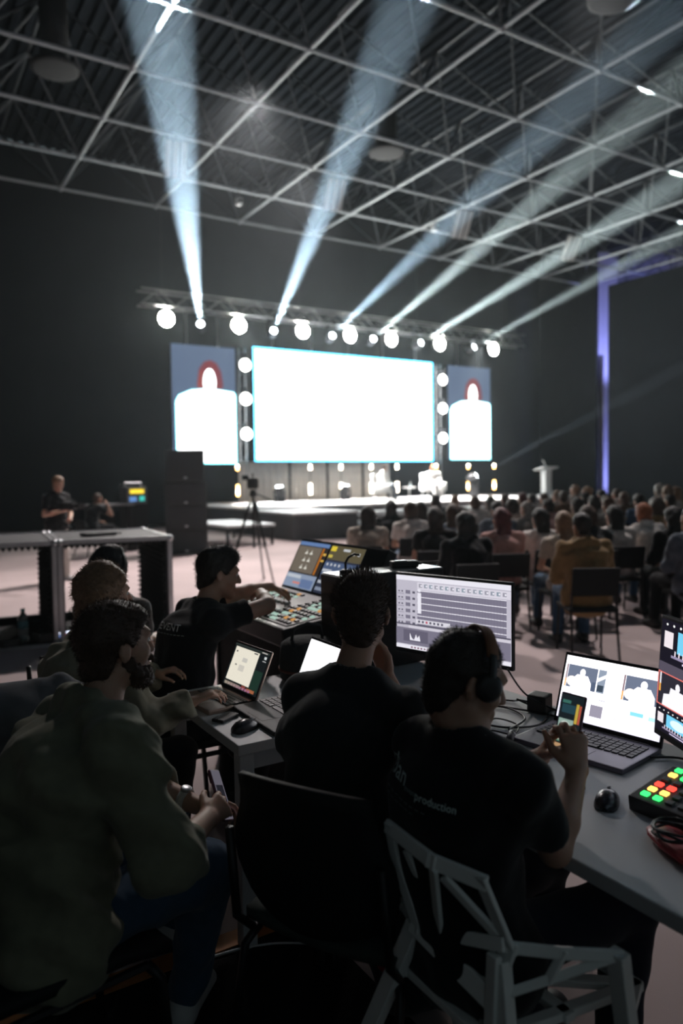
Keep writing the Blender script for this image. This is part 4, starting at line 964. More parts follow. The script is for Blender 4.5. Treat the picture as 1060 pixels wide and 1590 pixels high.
def head_frame(fwd, roll=0.0):
    f = unit(fwd); r = unit(np.cross(f, (0, 0, 1.0))); u_ = np.cross(r, f)
    if roll:
        r, u_ = r * math.cos(roll) + u_ * math.sin(roll), u_ * math.cos(roll) - r * math.sin(roll)
    return np.stack([r, f, u_], 1)           # columns: right, forward, up
class Head:
    def __init__(s, c, fwd, scale=0.95, roll=0.0): s.c = np.array(c, float); s.M = head_frame(fwd, roll); s.s = scale
    def p(s, x, y, z): return s.c + s.M @ (np.array((x, y, z)) * s.s)
    def el(s, c, r): return EL(s.p(*c), np.array(r) * s.s, s.M)
    def rc(s, a, b, ra, rb): return RC(s.p(*a), s.p(*b), ra * s.s, rb * s.s)
    def loc(s, P): return (P - s.c) @ s.M / s.s
    def prims(s):
        L = [(s.el((0, -0.014, 0.036), (0.076, 0.097, 0.088)), 0.01), (s.el((0, 0.030, -0.028), (0.062, 0.066, 0.088)), 0.03),
             (s.rc((-0.050, -0.002, -0.055), (-0.014, 0.072, -0.098), 0.020, 0.020), 0.02), (s.rc((0.050, -0.002, -0.055), (0.014, 0.072, -0.098), 0.020, 0.020), 0.02), (s.el((0, 0.078, -0.102), (0.022, 0.018, 0.017)), 0.02),
             (s.rc((-0.038, 0.082, 0.030), (0.038, 0.082, 0.030), 0.013, 0.013), 0.02), (s.rc((0, 0.096, 0.016), (0, 0.116, -0.026), 0.008, 0.0125), 0.010), (s.el((0, 0.108, -0.030), (0.018, 0.013, 0.009)), 0.008),
             (s.rc((-0.019, 0.090, -0.060), (0.019, 0.090, -0.060), 0.0085, 0.0085), 0.010), (s.rc((-0.016, 0.089, -0.073), (0.016, 0.089, -0.073), 0.009, 0.009), 0.010), (s.el((-0.045, 0.058, -0.022), (0.022, 0.026, 0.022)), 0.02), (s.el((0.045, 0.058, -0.022), (0.022, 0.026, 0.022)), 0.02)]
        return L
    def ears(s):
        L = []
        for g in (-1, 1):
            L += [(s.el((g * 0.079, -0.012, -0.004), (0.010, 0.019, 0.031)), 0.008), (s.rc((g * 0.084, -0.022, 0.020), (g * 0.088, -0.028, -0.008), 0.006, 0.006), 0.006)]
        return L
    def dents(s): return [s.el((g * 0.032, 0.100, 0.010), (0.017, 0.014, 0.010)) for g in (-1, 1)]

def hand_prims(w, f, n, right=True, curl=(0.35, 0.5, 0.35), spread=0.06, thumb=(0.7, 0.5), sc=1.0):
    """palm, four fingers of unequal length and a thumb; f = wrist to knuckles, n = palm normal"""
    w = np.array(w, float); f = unit(f); n = np.array(n, float); n = unit(n - f * (n @ f)); th = np.cross(f, n) if right else np.cross(n, f)
    L = [(EC(w, w + f * 0.080 * sc, 0.027 * sc, 0.039 * sc, 0.016 * sc, 0.013 * sc, th), 0.012)]
    for q, (off, ln, r) in enumerate(((0.029, 0.074, 0.0088), (0.010, 0.082, 0.0090), (-0.009, 0.075, 0.0086), (-0.027, 0.060, 0.0076))):
        p = w + (f * (0.083 - 0.006 * abs(q - 1)) + th * off) * sc; ang = 0; d0 = unit(f + th * spread * (1.2 - q))
        for k, (fr, cu) in enumerate(zip((0.46, 0.30, 0.24), curl)):
            ang += cu + 0.05 * q; d = d0 * math.cos(ang) + n * math.sin(ang); q2 = p + d * ln * fr * sc
            L.append((RC(p, q2, r * sc * (1 - 0.08 * k), r * sc * (0.94 - 0.10 * k)), 0.004)); p = q2
    p = w + (f * 0.022 + th * 0.026 + n * 0.004) * sc; a, b = thumb
    d = unit(f * math.cos(a) + th * math.sin(a) + n * 0.35); q1 = p + d * 0.042 * sc
    d2 = unit(f * math.cos(a - b) + th * math.sin(a - b) + n * 0.45); q2 = q1 + d2 * 0.032 * sc; q3 = q2 + unit(d2 + n * 0.3) * 0.024 * sc
    L += [(RC(p, q1, 0.015 * sc, 0.0115 * sc), 0.010), (RC(q1, q2, 0.0112 * sc, 0.0095 * sc), 0.003), (RC(q2, q3, 0.0095 * sc, 0.008 * sc), 0.003)]
    return L

SKIN = [mat('skin_%d' % i, c, 0.5, var=0.08, scale=14, bump=0.05, bscale=160, spec=0.35, sss=0.4) for i, c in enumerate(((0.42, 0.25, 0.18), (0.50, 0.31, 0.23), (0.36, 0.21, 0.15)))]
def bounds(prims, pad=0.03):
    lo = np.min([p[0][1] for p in prims], 0) - pad; hi = np.max([p[0][2] for p in prims], 0) + pad; return lo, hi
def mesh_of(prims, h, cuts=(), warp=None, pad=0.03, smooth_it=1, sharp_cut=0.004):
    lo, hi = bounds(prims, pad); F = Field(lo, hi, h)
    for p, k in prims: F.add(p, k)
    if warp is not None: F.warp(warp)
    for c in cuts: F.cut(c, sharp_cut)
    V, Q = F.mesh()
    return (relax(V, Q, smooth_it) if smooth_it else V), Q

def hair_mesh(hd, style, h, seed=1):
    s = hd.s; P = []
    cr = lambda g: [(hd.el((0, -0.014, 0.038), (0.076 + g, 0.097 + g, 0.088 + g * 1.3)), 0.01)]
    K, ph = sines(seed, 10, 120, 320); K2, ph2 = sines(seed + 5, 6, 35, 90)
    amp, amp2 = (0.0016, 0.0035)
    if style == 'short': P = cr(0.010) + [(hd.el((0, 0.03, 0.085), (0.06, 0.06, 0.035)), 0.02), (hd.el((0, -0.058, -0.045), (0.055, 0.042, 0.062)), 0.03)]
    elif style == 'crop': P = cr(0.005) + [(hd.el((0, -0.056, -0.045), (0.055, 0.040, 0.062)), 0.03)]
    elif style == 'wavy': P = cr(0.014) + [(hd.el((0, 0.045, 0.092), (0.065, 0.055, 0.04)), 0.02), (hd.el((0, -0.065, -0.03), (0.060, 0.045, 0.055)), 0.03)]; amp2 = 0.006
    elif style == 'bob':
        P = cr(0.018) + [(EC(hd.p(0, -0.045, 0.02), hd.p(0, -0.055, -0.115), 0.098 * s, 0.088 * s, 0.075 * s, 0.055 * s, hd.M[:, 0]), 0.03)]; amp2 = 0.005
    elif style == 'long':
        P = cr(0.016) + [(EC(hd.p(0, -0.045, 0.02), hd.p(0, -0.075, -0.14), 0.095 * s, 0.10 * s, 0.075 * s, 0.06 * s, hd.M[:, 0]), 0.03),
                         (EC(hd.p(0, -0.075, -0.14), hd.p(0.01, -0.105, -0.32), 0.10 * s, 0.07 * s, 0.05 * s, 0.032 * s, hd.M[:, 0]), 0.03)]; amp2 = 0.007
    elif style == 'bun':
        P = cr(0.012) + [(hd.el((0, -0.12, 0.06), (0.042, 0.04, 0.042)), 0.012), (hd.el((0, -0.06, -0.03), (0.054, 0.04, 0.045)), 0.03)]
    def warp(Q):
        return amp2 * np.sin(Q @ K2.T + ph2).mean(1) * 2 + amp * np.sin(Q @ K.T + ph).mean(1) * 2.5
    lo, hi = bounds(P, 0.02); F = Field(lo, hi, h)
    for p, k in P: F.add(p, k)
    F.warp(warp)
    # trim to the hairline
    idx = np.argwhere(F.f < 0.03); Pn = hd.loc(F.lo + F.h * idx); y, z, x = Pn[:, 1], Pn[:, 2], np.abs(Pn[:, 0])
    if style in ('short', 'crop', 'wavy', 'bun'):
        line = np.interp(y, [-0.12, -0.06, -0.035, -0.015, 0.02, 0.05, 0.075, 0.10], [-0.108, -0.100, -0.040, 0.026, 0.000, 0.045, 0.066, 0.072]); c = (line - z) * s
    else:
        line = np.interp(y, [-0.12, -0.005, 0.02, 0.045, 0.08, 0.1], [-0.6, -0.6, -0.10, 0.03, 0.062, 0.066]); c = (line - z) * s
    v = F.f[idx[:, 0], idx[:, 1], idx[:, 2]]; F.f[idx[:, 0], idx[:, 1], idx[:, 2]] = np.maximum(v, c)
    return F.mesh()
def strands(V, Q, hd, n, length, seed=3, up=0.7, comb=(0, -0.3, 0.2), width=0.0007, zmin=-0.09):
    """thin tapering hairs standing on the hair surface"""
    r = np.random.default_rng(seed); a, b, c = V[Q[:, 0]], V[Q[:, 1]], V[Q[:, 2]]; nrm = np.cross(b - a, c - a); ar = np.linalg.norm(nrm, axis=1); nrm = nrm / np.maximum(ar, 1e-12)[:, None]
    L = hd.loc(a); ok = (L[:, 2] > zmin); p = ar * ok; i = r.choice(len(Q), n, p=p / p.sum()); t = r.random((n, 2, 1))
    root = a[i] * (1 - t[:, 0]) + V[Q[i, 2]] * t[:, 0]; N = nrm[i]
    d = N * up + (hd.M @ np.array(comb)) + r.normal(size=(n, 3)) * 0.30; d /= np.linalg.norm(d, axis=1)[:, None]; ln = length * r.uniform(0.5, 1.25, n)[:, None]
    sd = np.cross(d, r.normal(size=(n, 3))); sd /= np.linalg.norm(sd, axis=1)[:, None]
    bend = r.normal(size=(n, 3)) * 0.25 + (hd.M @ np.array(comb)) * 0.5
    p1 = root + d * ln * 0.55; p2 = p1 + (d + bend) / np.linalg.norm(d + bend, axis=1)[:, None] * ln * 0.45; root = root - N * 0.002
    W = np.stack([root - sd * width, root + sd * width, p1 + sd * width * 0.7, p1 - sd * width * 0.7, p2], 1).reshape(-1, 3)
    o = np.arange(n)[:, None] * 5
    T = np.concatenate([np.concatenate([o + 0, o + 1, o + 2], 1), np.concatenate([o + 0, o + 2, o + 3], 1), np.concatenate([o + 3, o + 2, o + 4], 1)])
    return W, T
def hair_obj(parent, base, hd, style, m_, h=0.005, nstr=2500, slen=0.014, seed=1, **kw):
    V, Q = hair_mesh(hd, style, h, seed); T = np.concatenate([Q[:, [0, 1, 2]], Q[:, [0, 2, 3]]])
    if nstr:
        W, S = strands(V, Q, hd, nstr, slen, seed, **kw); T = np.concatenate([T, S + len(V)]); V = np.concatenate([V, W])
    o = bpy.data.objects.new('hair', np_mesh('hair', V - base, T, [m_])); C.objects.link(o); o.parent = parent
    return o

def child(name, V, Q, base, m_, parent):
    o = bpy.data.objects.new(name, np_mesh(name, V - base, Q, [m_])); C.objects.link(o)
    if parent is not None: o.parent = parent
    return o

def person(J, label, group=None, skin=SKIN[0], hair=('short', None), top=('tee', None), legs_m=None, shoe_m=None, h=0.006, g=1.0, seed=1, hands=None, hair_kw=None, folds=0.006, beard=None, cat='person'):
    """J: joints in world space. head, face(dir), neck, shl, shr, ell, elr, wrl, wrr, pelvis, hipdir(forward), knl, knr, anl, anr, toel, toer"""
    A = {k: np.array(v, float) for k, v in J.items()}
    base = A['pelvis'].copy(); base[2] = J.get('floor', (0, 0, 0))[2] if 'floor' in J else 0.0
    hd = Head(A['head'], A['face'], J.get('hscale', 0.95), J.get('hroll', 0.0)); A.pop('hscale', None); A.pop('hroll', None)
    side = unit(A['shr'] - A['shl']); hs = unit(np.cross(A['hipdir'], (0, 0, 1.0)))
    hl, hr = A['pelvis'] - hs * 0.088 * g, A['pelvis'] + hs * 0.088 * g
    up = unit(A['neck'] - A['pelvis']); Ls = np.linalg.norm(A['neck'] - A['pelvis'])
    bend = J.get('bend', 0.03); fwd = unit(np.cross((0, 0, 1.0), side))
    waist = A['pelvis'] + up * Ls * 0.36 - fwd * bend * 0.5; chest = A['pelvis'] + up * Ls * 0.70 - fwd * bend; ms = unit(side + hs)
    # ---- skin
    S = []
    nb = hd.p(0, -0.028, -0.075)
    S += hd.prims()
    S += [(RC(nb, A['neck'] + up * 0.0, 0.047 * g, 0.053 * g), 0.03), (EC(chest, A['neck'] - up * 0.06, 0.14 * g, 0.11 * g, 0.09 * g, 0.06 * g, side), 0.04), (EC(A['pelvis'], chest, 0.13 * g, 0.14 * g, 0.09 * g, 0.09 * g, ms), 0.04), (RC(A['shl'], A['shr'], 0.045 * g, 0.045 * g), 0.03)]
    for q in 'lr':
        sh, el, wr = A['sh' + q], A['el' + q], A['wr' + q]
        S += [(RC(sh, el, 0.045 * g, 0.037 * g), 0.02), (RC(el, el + (wr - el) * 0.35, 0.038 * g, 0.039 * g), 0.012), (RC(el + (wr - el) * 0.35, wr, 0.039 * g, 0.024 * g), 0.012)]
        hp = hands.get(q) if hands else None
        f = hp['f'] if hp else (wr - el); n = hp['n'] if hp else (0, 0, -1.0)
        S += hand_prims(wr, f, n, q == 'r', hp.get('curl', (0.35, 0.5, 0.35)) if hp else (0.4, 0.5, 0.4), hp.get('spread', 0.05) if hp else 0.05, hp.get('thumb', (0.7, 0.5)) if hp else (0.7, 0.5), hp.get('sc', 1.0) if hp else 1.0)
        hip, kn, an = (hl if q == 'l' else hr), A['kn' + q], A['an' + q]
        S += [(RC(hip, kn, 0.065 * g, 0.047 * g), 0.03), (RC(kn, an, 0.046 * g, 0.033 * g), 0.02)]
    S += hd.ears()
    V, Q = mesh_of(S, h, hd.dents(), smooth_it=1, sharp_cut=0.012)
    body = child('person', V, Q, base, skin, None); body.location = base
    tag(body, label, cat, group)
    kids = {}
    # ---- top garment
    kind, tm = top
    loose = {'tee': 1.0, 'shirt': 1.07, 'jacket': 1.16, 'hoodie': 1.18}[kind]
    T = [(EC(A['pelvis'] - up * 0.05, waist, 0.190 * g * loose, 0.150 * g * loose, 0.130 * g * loose, 0.122 * g * loose, ms), 0.05), (EC(waist, chest, 0.150 * g * loose, 0.168 * g * loose, 0.120 * g * loose, 0.118 * g * loose, ms), 0.05),
         (EC(chest, A['neck'] - up * 0.075, 0.168 * g * loose, 0.120 * g, 0.116 * g * loose, 0.070 * g, side), 0.05), (RC(A['shl'], A['neck'] - up * 0.022, 0.056 * g, 0.058 * g), 0.04), (RC(A['shr'], A['neck'] - up * 0.022, 0.056 * g, 0.058 * g), 0.04)]
    T += [(EC(hl, hr, 0.108 * g, 0.108 * g, 0.120 * g, 0.120 * g, (0, 0, 1)), 0.04), (RC(A['neck'] - fwd * 0.02 - up * 0.01, A['shl'], 0.048 * g, 0.052 * g), 0.03), (RC(A['neck'] - fwd * 0.02 - up * 0.01, A['shr'], 0.048 * g, 0.052 * g), 0.03)]
    sl = J.get('sleeve', 0.62 if kind == 'tee' else 1.0)
    for q in 'lr':
        sh, el, wr = A['sh' + q], A['el' + q], A['wr' + q]; slq = J.get('sleeve_' + q, sl)
        if slq <= 0.9: T += [(RC(sh, sh + (el - sh) * slq, 0.056 * g * loose, 0.057 * g * loose, True), 0.035)]
        else:
            e2 = el + (wr - el) * (0.92 if slq >= 1 and kind != 'shirt' else J.get('cuff', 0.85))
            T += [(RC(sh, el, 0.060 * g * loose, 0.054 * g * loose), 0.035), (RC(el, e2, 0.053 * g * loose, (0.040 if kind != 'jacket' else 0.041) * g * loose, True), 0.02)]
            if J.get('rolled'): T += [(RC(e2 - unit(wr - el) * 0.03, e2, 0.054 * g, 0.054 * g, True, True), 0.006)]
    nk = A['neck']; nd = unit(hd.p(0, -0.02, -0.05) - nk)
    cuts = [RC(nk + nd * 0.005, nk + nd * 0.2, 0.066 * g, 0.075 * g)]
    if kind in ('shirt', 'jacket'):
        T += [(RC(nk - side * 0.052 - fwd * 0.056 + nd * 0.042, nk + side * 0.052 - fwd * 0.056 + nd * 0.042, 0.024, 0.024), 0.004), (RC(nk - side * 0.066 - fwd * 0.045 + nd * 0.036, nk - side * 0.058 + fwd * 0.060 - up * 0.035, 0.024, 0.018), 0.006), (RC(nk + side * 0.066 - fwd * 0.045 + nd * 0.036, nk + side * 0.058 + fwd * 0.060 - up * 0.035, 0.024, 0.018), 0.006)]
        cuts = [RC(nk + nd * 0.0, nk + nd * 0.2, 0.056 * g, 0.062 * g)]
    if kind == 'hoodie':
        T += [(EL(nk - fwd * 0.085 - up * 0.035, (0.11, 0.06, 0.075), np.stack([side, fwd, up], 1)), 0.03), (RC(nk - side * 0.07, nk + side * 0.07, 0.035, 0.035), 0.02)]
    V, Q = mesh_of(T, h, cuts, cloth_noise(seed, folds, 22, 70), smooth_it=1)
    kids['top'] = child({'tee': 't_shirt', 'shirt': 'shirt', 'jacket': 'jacket', 'hoodie': 'hoodie'}[kind], V, Q, base, tm, body)
    kids['topVQ'] = (V, Q)
    # ---- trousers and shoes
    if legs_m is not None:
        T = [(EC(hl, hr, 0.095 * g, 0.095 * g, 0.105 * g, 0.105 * g, (0, 0, 1)), 0.04)]
        for q in 'lr':
            hip, kn, an = (hl if q == 'l' else hr), A['kn' + q], A['an' + q]
            T += [(RC(hip, kn, 0.084 * g, 0.066 * g), 0.04), (RC(kn, an, 0.064 * g, 0.050 * g, True), 0.03)]
        V, Q = mesh_of(T, h * 1.1, (), cloth_noise(seed + 30, folds * 0.5), smooth_it=1)
        kids['trousers'] = child('trousers', V, Q, base, legs_m, body)
    if shoe_m is not None:
        for q in 'lr':
            an, to = A['an' + q], A['toe' + q]; fd = unit((to - an) * np.array((1, 1, 0))); gz = base[2]
            a0 = np.array((an[0], an[1], gz + 0.045)) - fd * 0.035; b0 = np.array((to[0], to[1], gz + 0.036)); sdv = np.cross(fd, (0, 0, 1.0))
            T = [(EC(a0, b0, 0.040, 0.044, 0.044, 0.030, sdv), 0.02), (RC(a0, an + np.array((0, 0, 0.01)), 0.042, 0.045), 0.02)]
            V, Q = mesh_of(T, h * 1.1); V[:, 2] = np.maximum(V[:, 2], gz)
            sh_ = child('shoe', V, Q, base, shoe_m, body)
    if hair[0]:
        kids['hair'] = hair_obj(body, base, hd, hair[0], hair[1], **(hair_kw or {}))
    if beard is not None:
        B = [(hd.rc((-0.060, 0.0, -0.035), (-0.046, 0.045, -0.085), 0.016, 0.020), 0.01), (hd.rc((0.060, 0.0, -0.035), (0.046, 0.045, -0.085), 0.016, 0.020), 0.01), (hd.rc((-0.046, 0.045, -0.085), (0, 0.083, -0.105), 0.022, 0.026), 0.02), (hd.rc((0.046, 0.045, -0.085), (0, 0.083, -0.105), 0.022, 0.026), 0.02), (hd.rc((-0.026, 0.091, -0.047), (0.026, 0.091, -0.047), 0.010, 0.010), 0.01)]
        V, Q = mesh_of(B, h * 0.8, (), cloth_noise(seed + 7, 0.004, 150, 350)); T3 = np.concatenate([Q[:, [0, 1, 2]], Q[:, [0, 2, 3]]])
        W, S3 = strands(V, Q, hd, 1600, 0.012, seed + 4, 0.6, (0, 0.25, -0.5), 0.0006, -0.2); T3 = np.concatenate([T3, S3 + len(V)]); V = np.concatenate([V, W])
        o = bpy.data.objects.new('beard', np_mesh('beard', V - base, T3, [beard])); C.objects.link(o); o.parent = body
    # eyes and eyebrows
    if h <= 0.008:
        for gx in (-1, 1):
            MB().ball(Vector(hd.p(gx * 0.032, 0.082, 0.010) - base), 0.0115 * hd.s, 10, 8).build('eye', mat('eye_white', (0.7, 0.7, 0.68), 0.2), body, True)
            MB().bar(Vector(hd.p(gx * 0.018, 0.098, 0.030) - base), Vector(hd.p(gx * 0.048, 0.088, 0.034) - base), 0.0045, 6, 0.003).build('eyebrow', hair[1] or M_BLACK, body, True)
    kids['head'] = hd; kids['base'] = base; kids['body'] = body; kids['up'] = up; kids['fwd'] = fwd; kids['side'] = side; kids['chest'] = chest
    return kids
HAIRC = {n_: mat('hair_' + n_, c, 0.62, var=0.25, scale=60, spec=0.5) for n_, c in dict(dark=(0.018, 0.013, 0.010), brown=(0.050, 0.028, 0.018), black=(0.008, 0.007, 0.007), blond=(0.20, 0.12, 0.07), red=(0.30, 0.09, 0.035), burgundy=(0.09, 0.02, 0.025), grey=(0.22, 0.20, 0.18), chestnut=(0.11, 0.05, 0.03)).items()}
def cloth(name, c, **k): return mat('cloth_' + name, c, 0.9, var=0.10, scale=30, bump=0.12, bscale=500, spec=0.15, sheen=k.get('sheen', 0.15))
CL = {n_: cloth(n_, c) for n_, c in dict(black=(0.007, 0.008, 0.010), dark=(0.014, 0.018, 0.020), olive=(0.17, 0.175, 0.12), sage=(0.24, 0.225, 0.165), jeans=(0.035, 0.075, 0.13), navy=(0.012, 0.016, 0.03), grey=(0.22, 0.20, 0.185), white=(0.62, 0.58, 0.55), tan=(0.26, 0.16, 0.07), cream=(0.5, 0.43, 0.36), pink=(0.42, 0.24, 0.22), blue=(0.10, 0.16, 0.26), greyjacket=(0.10, 0.11, 0.12), lightblue=(0.3, 0.36, 0.42), brown=(0.13, 0.07, 0.04), stage_white=(0.85, 0.84, 0.82), steel=(0.10, 0.12, 0.15)).items()}
M_SHOE = mat('white_trainer', (0.45, 0.46, 0.46), 0.6); M_SHOED = mat('dark_shoe', (0.015, 0.015, 0.016), 0.5)
# ------------------------------------------------------------------ chairs of the control position
M_CHAIRW = mat('white_chair_plastic', (0.82, 0.85, 0.83), 0.5, var=0.05)
def flat_bar(mb, p, q, w=0.026, t=0.012, nrm=(-1, 0, 0.2)):
    p = Vector(p); q = Vector(q); d = (q - p); L = d.length; d.normalize(); n = Vector(nrm); n = (n - d * n.dot(d)).normalized(); s = d.cross(n)
    R = Matrix((d, s, n)).transposed(); return mb.box((p + q) / 2, (L + w * 0.8, w, t), R, 0.004)
ch = empty('lattice_chair', (1.25, 1.25, 0), 0, 'white angular lattice chair under the man with headphones', 'chair')
def W2(*p): return tuple(Vector(p) - Vector((1.25, 1.25, 0)))
P_ = dict(A=(0.992, 1.409, 0.82), B=(1.002, 1.40, 0.74), C=(1.024, 1.346, 0.60), D=(1.037, 1.141, 0.80), Tm=(0.991, 1.249, 0.81), G=(0.990, 1.242, 0.79), G2=(1.002, 1.213, 0.78), K1=(1.002, 1.354, 0.78), K2=(1.036, 1.301, 0.65), H=(1.043, 1.289, 0.61), R1=(1.083, 1.155, 0.67), R2=(1.079, 1.133, 0.655), E=(1.105, 1.131, 0.64), S=(1.077, 1.159, 0.55), S2=(1.065, 1.147, 0.53), F=(1.277, 0.986, 0.64), M1=(1.186, 1.055, 0.64), M2=(1.158, 1.068, 0.585), M3=(1.095, 1.108, 0.56))
P_['C2'] = (1.05, 1.44, 0.60); P_['F2'] = (1.34, 1.62, 0.64)
for nm, prs, w in (('top_rail', ('A', 'Tm', 'D'), 0.034), ('side_rail', ('D', 'E'), 0.036), ('side_rail', ('A', 'B', 'C'), 0.03), ('lower_rail', ('C', 'S2'), 0.05), ('back_strut', ('K1', 'K2', 'H'), 0.018), ('back_strut', ('G', 'H'), 0.026), ('back_strut', ('G2', 'R1'), 0.024), ('back_strut', ('H', 'R2'), 0.03), ('back_strut', ('H', 'S'), 0.018), ('back_strut', ('E', 'S2'), 0.04), ('back_strut', ('C', 'K2'), 0.016),
                 ('arm_rail', ('E', 'M1', 'F'), 0.026), ('arm_strut', ('F', 'M2', 'M3'), 0.02), ('arm_strut', ('M1', 'M2'), 0.02), ('arm_rail', ('C', 'C2', 'F2'), 0.026)):
    mb = MB()
    for a, b in zip(prs[:-1], prs[1:]): flat_bar(mb, W2(*P_[a]), W2(*P_[b]), w)
    mb.build(nm, M_CHAIRW, ch)
for a, b in (((1.03, 1.37, 0.58), (0.94, 1.60, 0.0)), ((1.085, 1.135, 0.60), (1.04, 1.02, 0.0)), ((1.28, 0.988, 0.63), (1.38, 0.985, 0.0)), ((1.34, 1.62, 0.63), (1.42, 1.66, 0.0))):
    mb = MB(); flat_bar(mb, W2(*a), W2(*b), 0.042, 0.03, (-1, 0, 0)); mb.build('leg', M_CHAIRW, ch)
for a, b in (((1.06, 1.14, 0.45), (1.46, 1.08, 0.45)), ((1.04, 1.42, 0.45), (1.46, 1.52, 0.45)), ((1.46, 1.08, 0.45), (1.46, 1.52, 0.45)), ((1.05, 1.15, 0.45), (1.05, 1.42, 0.45)), ((1.05, 1.15, 0.45), (1.46, 1.52, 0.45)), ((1.05, 1.42, 0.45), (1.46, 1.08, 0.45)), ((1.25, 1.1, 0.45), (1.25, 1.48, 0.45)), ((1.05, 1.28, 0.45), (1.46, 1.3, 0.45)), ((1.29, 0.99, 0.45), (1.46, 1.08, 0.45)), ((1.36, 1.63, 0.45), (1.46, 1.52, 0.45)), ((1.07, 1.14, 0.62), (1.06, 1.14, 0.45)), ((1.04, 1.39, 0.58), (1.04, 1.42, 0.45))):
    mb = MB(); flat_bar(mb, W2(*a), W2(*b), 0.03, 0.02, (0, 0, 1)); mb.build('seat_strut', M_CHAIRW, ch)

M_SHELL = mat('chair_shell_black', (0.008, 0.009, 0.010), 0.7, var=0.05, spec=0.25); M_SEATG = mat('chair_seat_green', (0.030, 0.045, 0.040), 0.8, var=0.1)
def shell_chair(label, loc, rz, seat_m=M_SEATG, hb=0.92, grp=None, bw=0.24):
    """visitor chair: curved back shell on two posts, padded seat, four tube legs; local forward is +y"""
    e = empty('visitor_chair', loc, rz, label, 'chair', grp)
    def panel(x0, x1, nx, f, th, nz, z0, z1):
        V = []; F = []
        for s_ in (0, 1):
            for i in range(nx + 1):
                for j in range(nz + 1):
                    a = i / nx * 2 - 1; b = j / nz; V.append(f(a, b, s_))
        n1 = (nx + 1) * (nz + 1)
        idx = lambda s_, i, j: s_ * n1 + i * (nz + 1) + j
        for i in range(nx):
            for j in range(nz):
                F.append((idx(0, i, j), idx(0, i, j + 1), idx(0, i + 1, j + 1), idx(0, i + 1, j))); F.append((idx(1, i, j), idx(1, i + 1, j), idx(1, i + 1, j + 1), idx(1, i, j + 1)))
        for i in range(nx): F.append((idx(0, i, 0), idx(0, i + 1, 0), idx(1, i + 1, 0), idx(1, i, 0))); F.append((idx(0, i, nz), idx(1, i, nz), idx(1, i + 1, nz), idx(0, i + 1, nz)))
        for j in range(nz): F.append((idx(0, 0, j), idx(1, 0, j), idx(1, 0, j + 1), idx(0, 0, j + 1))); F.append((idx(0, nx, j), idx(0, nx, j + 1), idx(1, nx, j + 1), idx(1, nx, j)))
        m = MB(); m.add(V, F); return m
    def back(a, b, s_):
        w = bw * (0.80 + 0.20 * math.sin(math.pi * min(1, b * 1.1 + 0.12))); zt = 0.56 + (hb - 0.56) * b + 0.02 * (1 - a * a) * (1 if b > 0.5 else -2.2)
        return (a * w, -0.25 - 0.07 * b + 0.05 * a * a + (0.0 if s_ else -0.022), zt)
    def seat(a, b, s_): return (a * (0.225 + 0.01 * b), -0.22 + 0.46 * b, 0.455 + (0.03 if s_ else 0.0) - 0.035 * max(0, b - 0.75) * 4 * 0.5 + 0.02 * a * a)
    panel(0, 1, 10, back, 0.02, 8, 0, 1).build('backrest', M_SHELL, e, True); panel(0, 1, 8, seat, 0.03, 8, 0, 1).build('seat', seat_m, e, True)
    for s_ in (-1, 1):
        MB().tube([(s_ * 0.22, -0.20, 0.44), (s_ * 0.225, -0.26, 0.50), (s_ * 0.22, -0.29, 0.75)], 0.012, 8).build('back_post', M_BLACKMET, e, True)
        MB().tube([(s_ * 0.21, 0.18, 0.44), (s_ * 0.23, 0.21, 0.40), (s_ * 0.25, 0.24, 0.0)], 0.0125, 8).build('leg', M_BLACKMET, e, True)
        MB().tube([(s_ * 0.21, -0.18, 0.44), (s_ * 0.23, -0.22, 0.40), (s_ * 0.25, -0.30, 0.0)], 0.0125, 8).build('leg', M_BLACKMET, e, True)
        MB().bar((s_ * 0.215, -0.18, 0.44), (s_ * 0.215, 0.18, 0.44), 0.011, 6).build('seat_rail', M_BLACKMET, e)
    return e
A_ = lambda deg: -math.radians(31.7 + deg)      # turn of a thing that faces deg to the right of the viewing direction
shell_chair('black shell chair under the man with his hand at his chin', (1.09, 1.70, 0), A_(30), hb=0.90, bw=0.235)
shell_chair('black chair under the bearded man in the olive shirt', (0.31, 1.98, 0), A_(50), M_SHELL, hb=0.80, bw=0.21)
shell_chair('black chair under the blond person in the sage jacket', (0.58, 3.0, 0), A_(60), M_SHELL, hb=0.80, bw=0.21)
shell_chair('black chair under the seated person with headphones by the flight case', (0.93, 3.93, 0), A_(10), M_SHELL, hb=0.8, bw=0.2)
shell_chair('black chair under the man reaching to the lighting console', (1.10, 3.27, 0), A_(60), M_SHELL, hb=0.78, bw=0.2)
jc = shell_chair('empty black chair with a grey jacket, at the left photo edge', (0.24, 2.77, 0), A_(-45), M_SHELL, hb=0.92, bw=0.22)
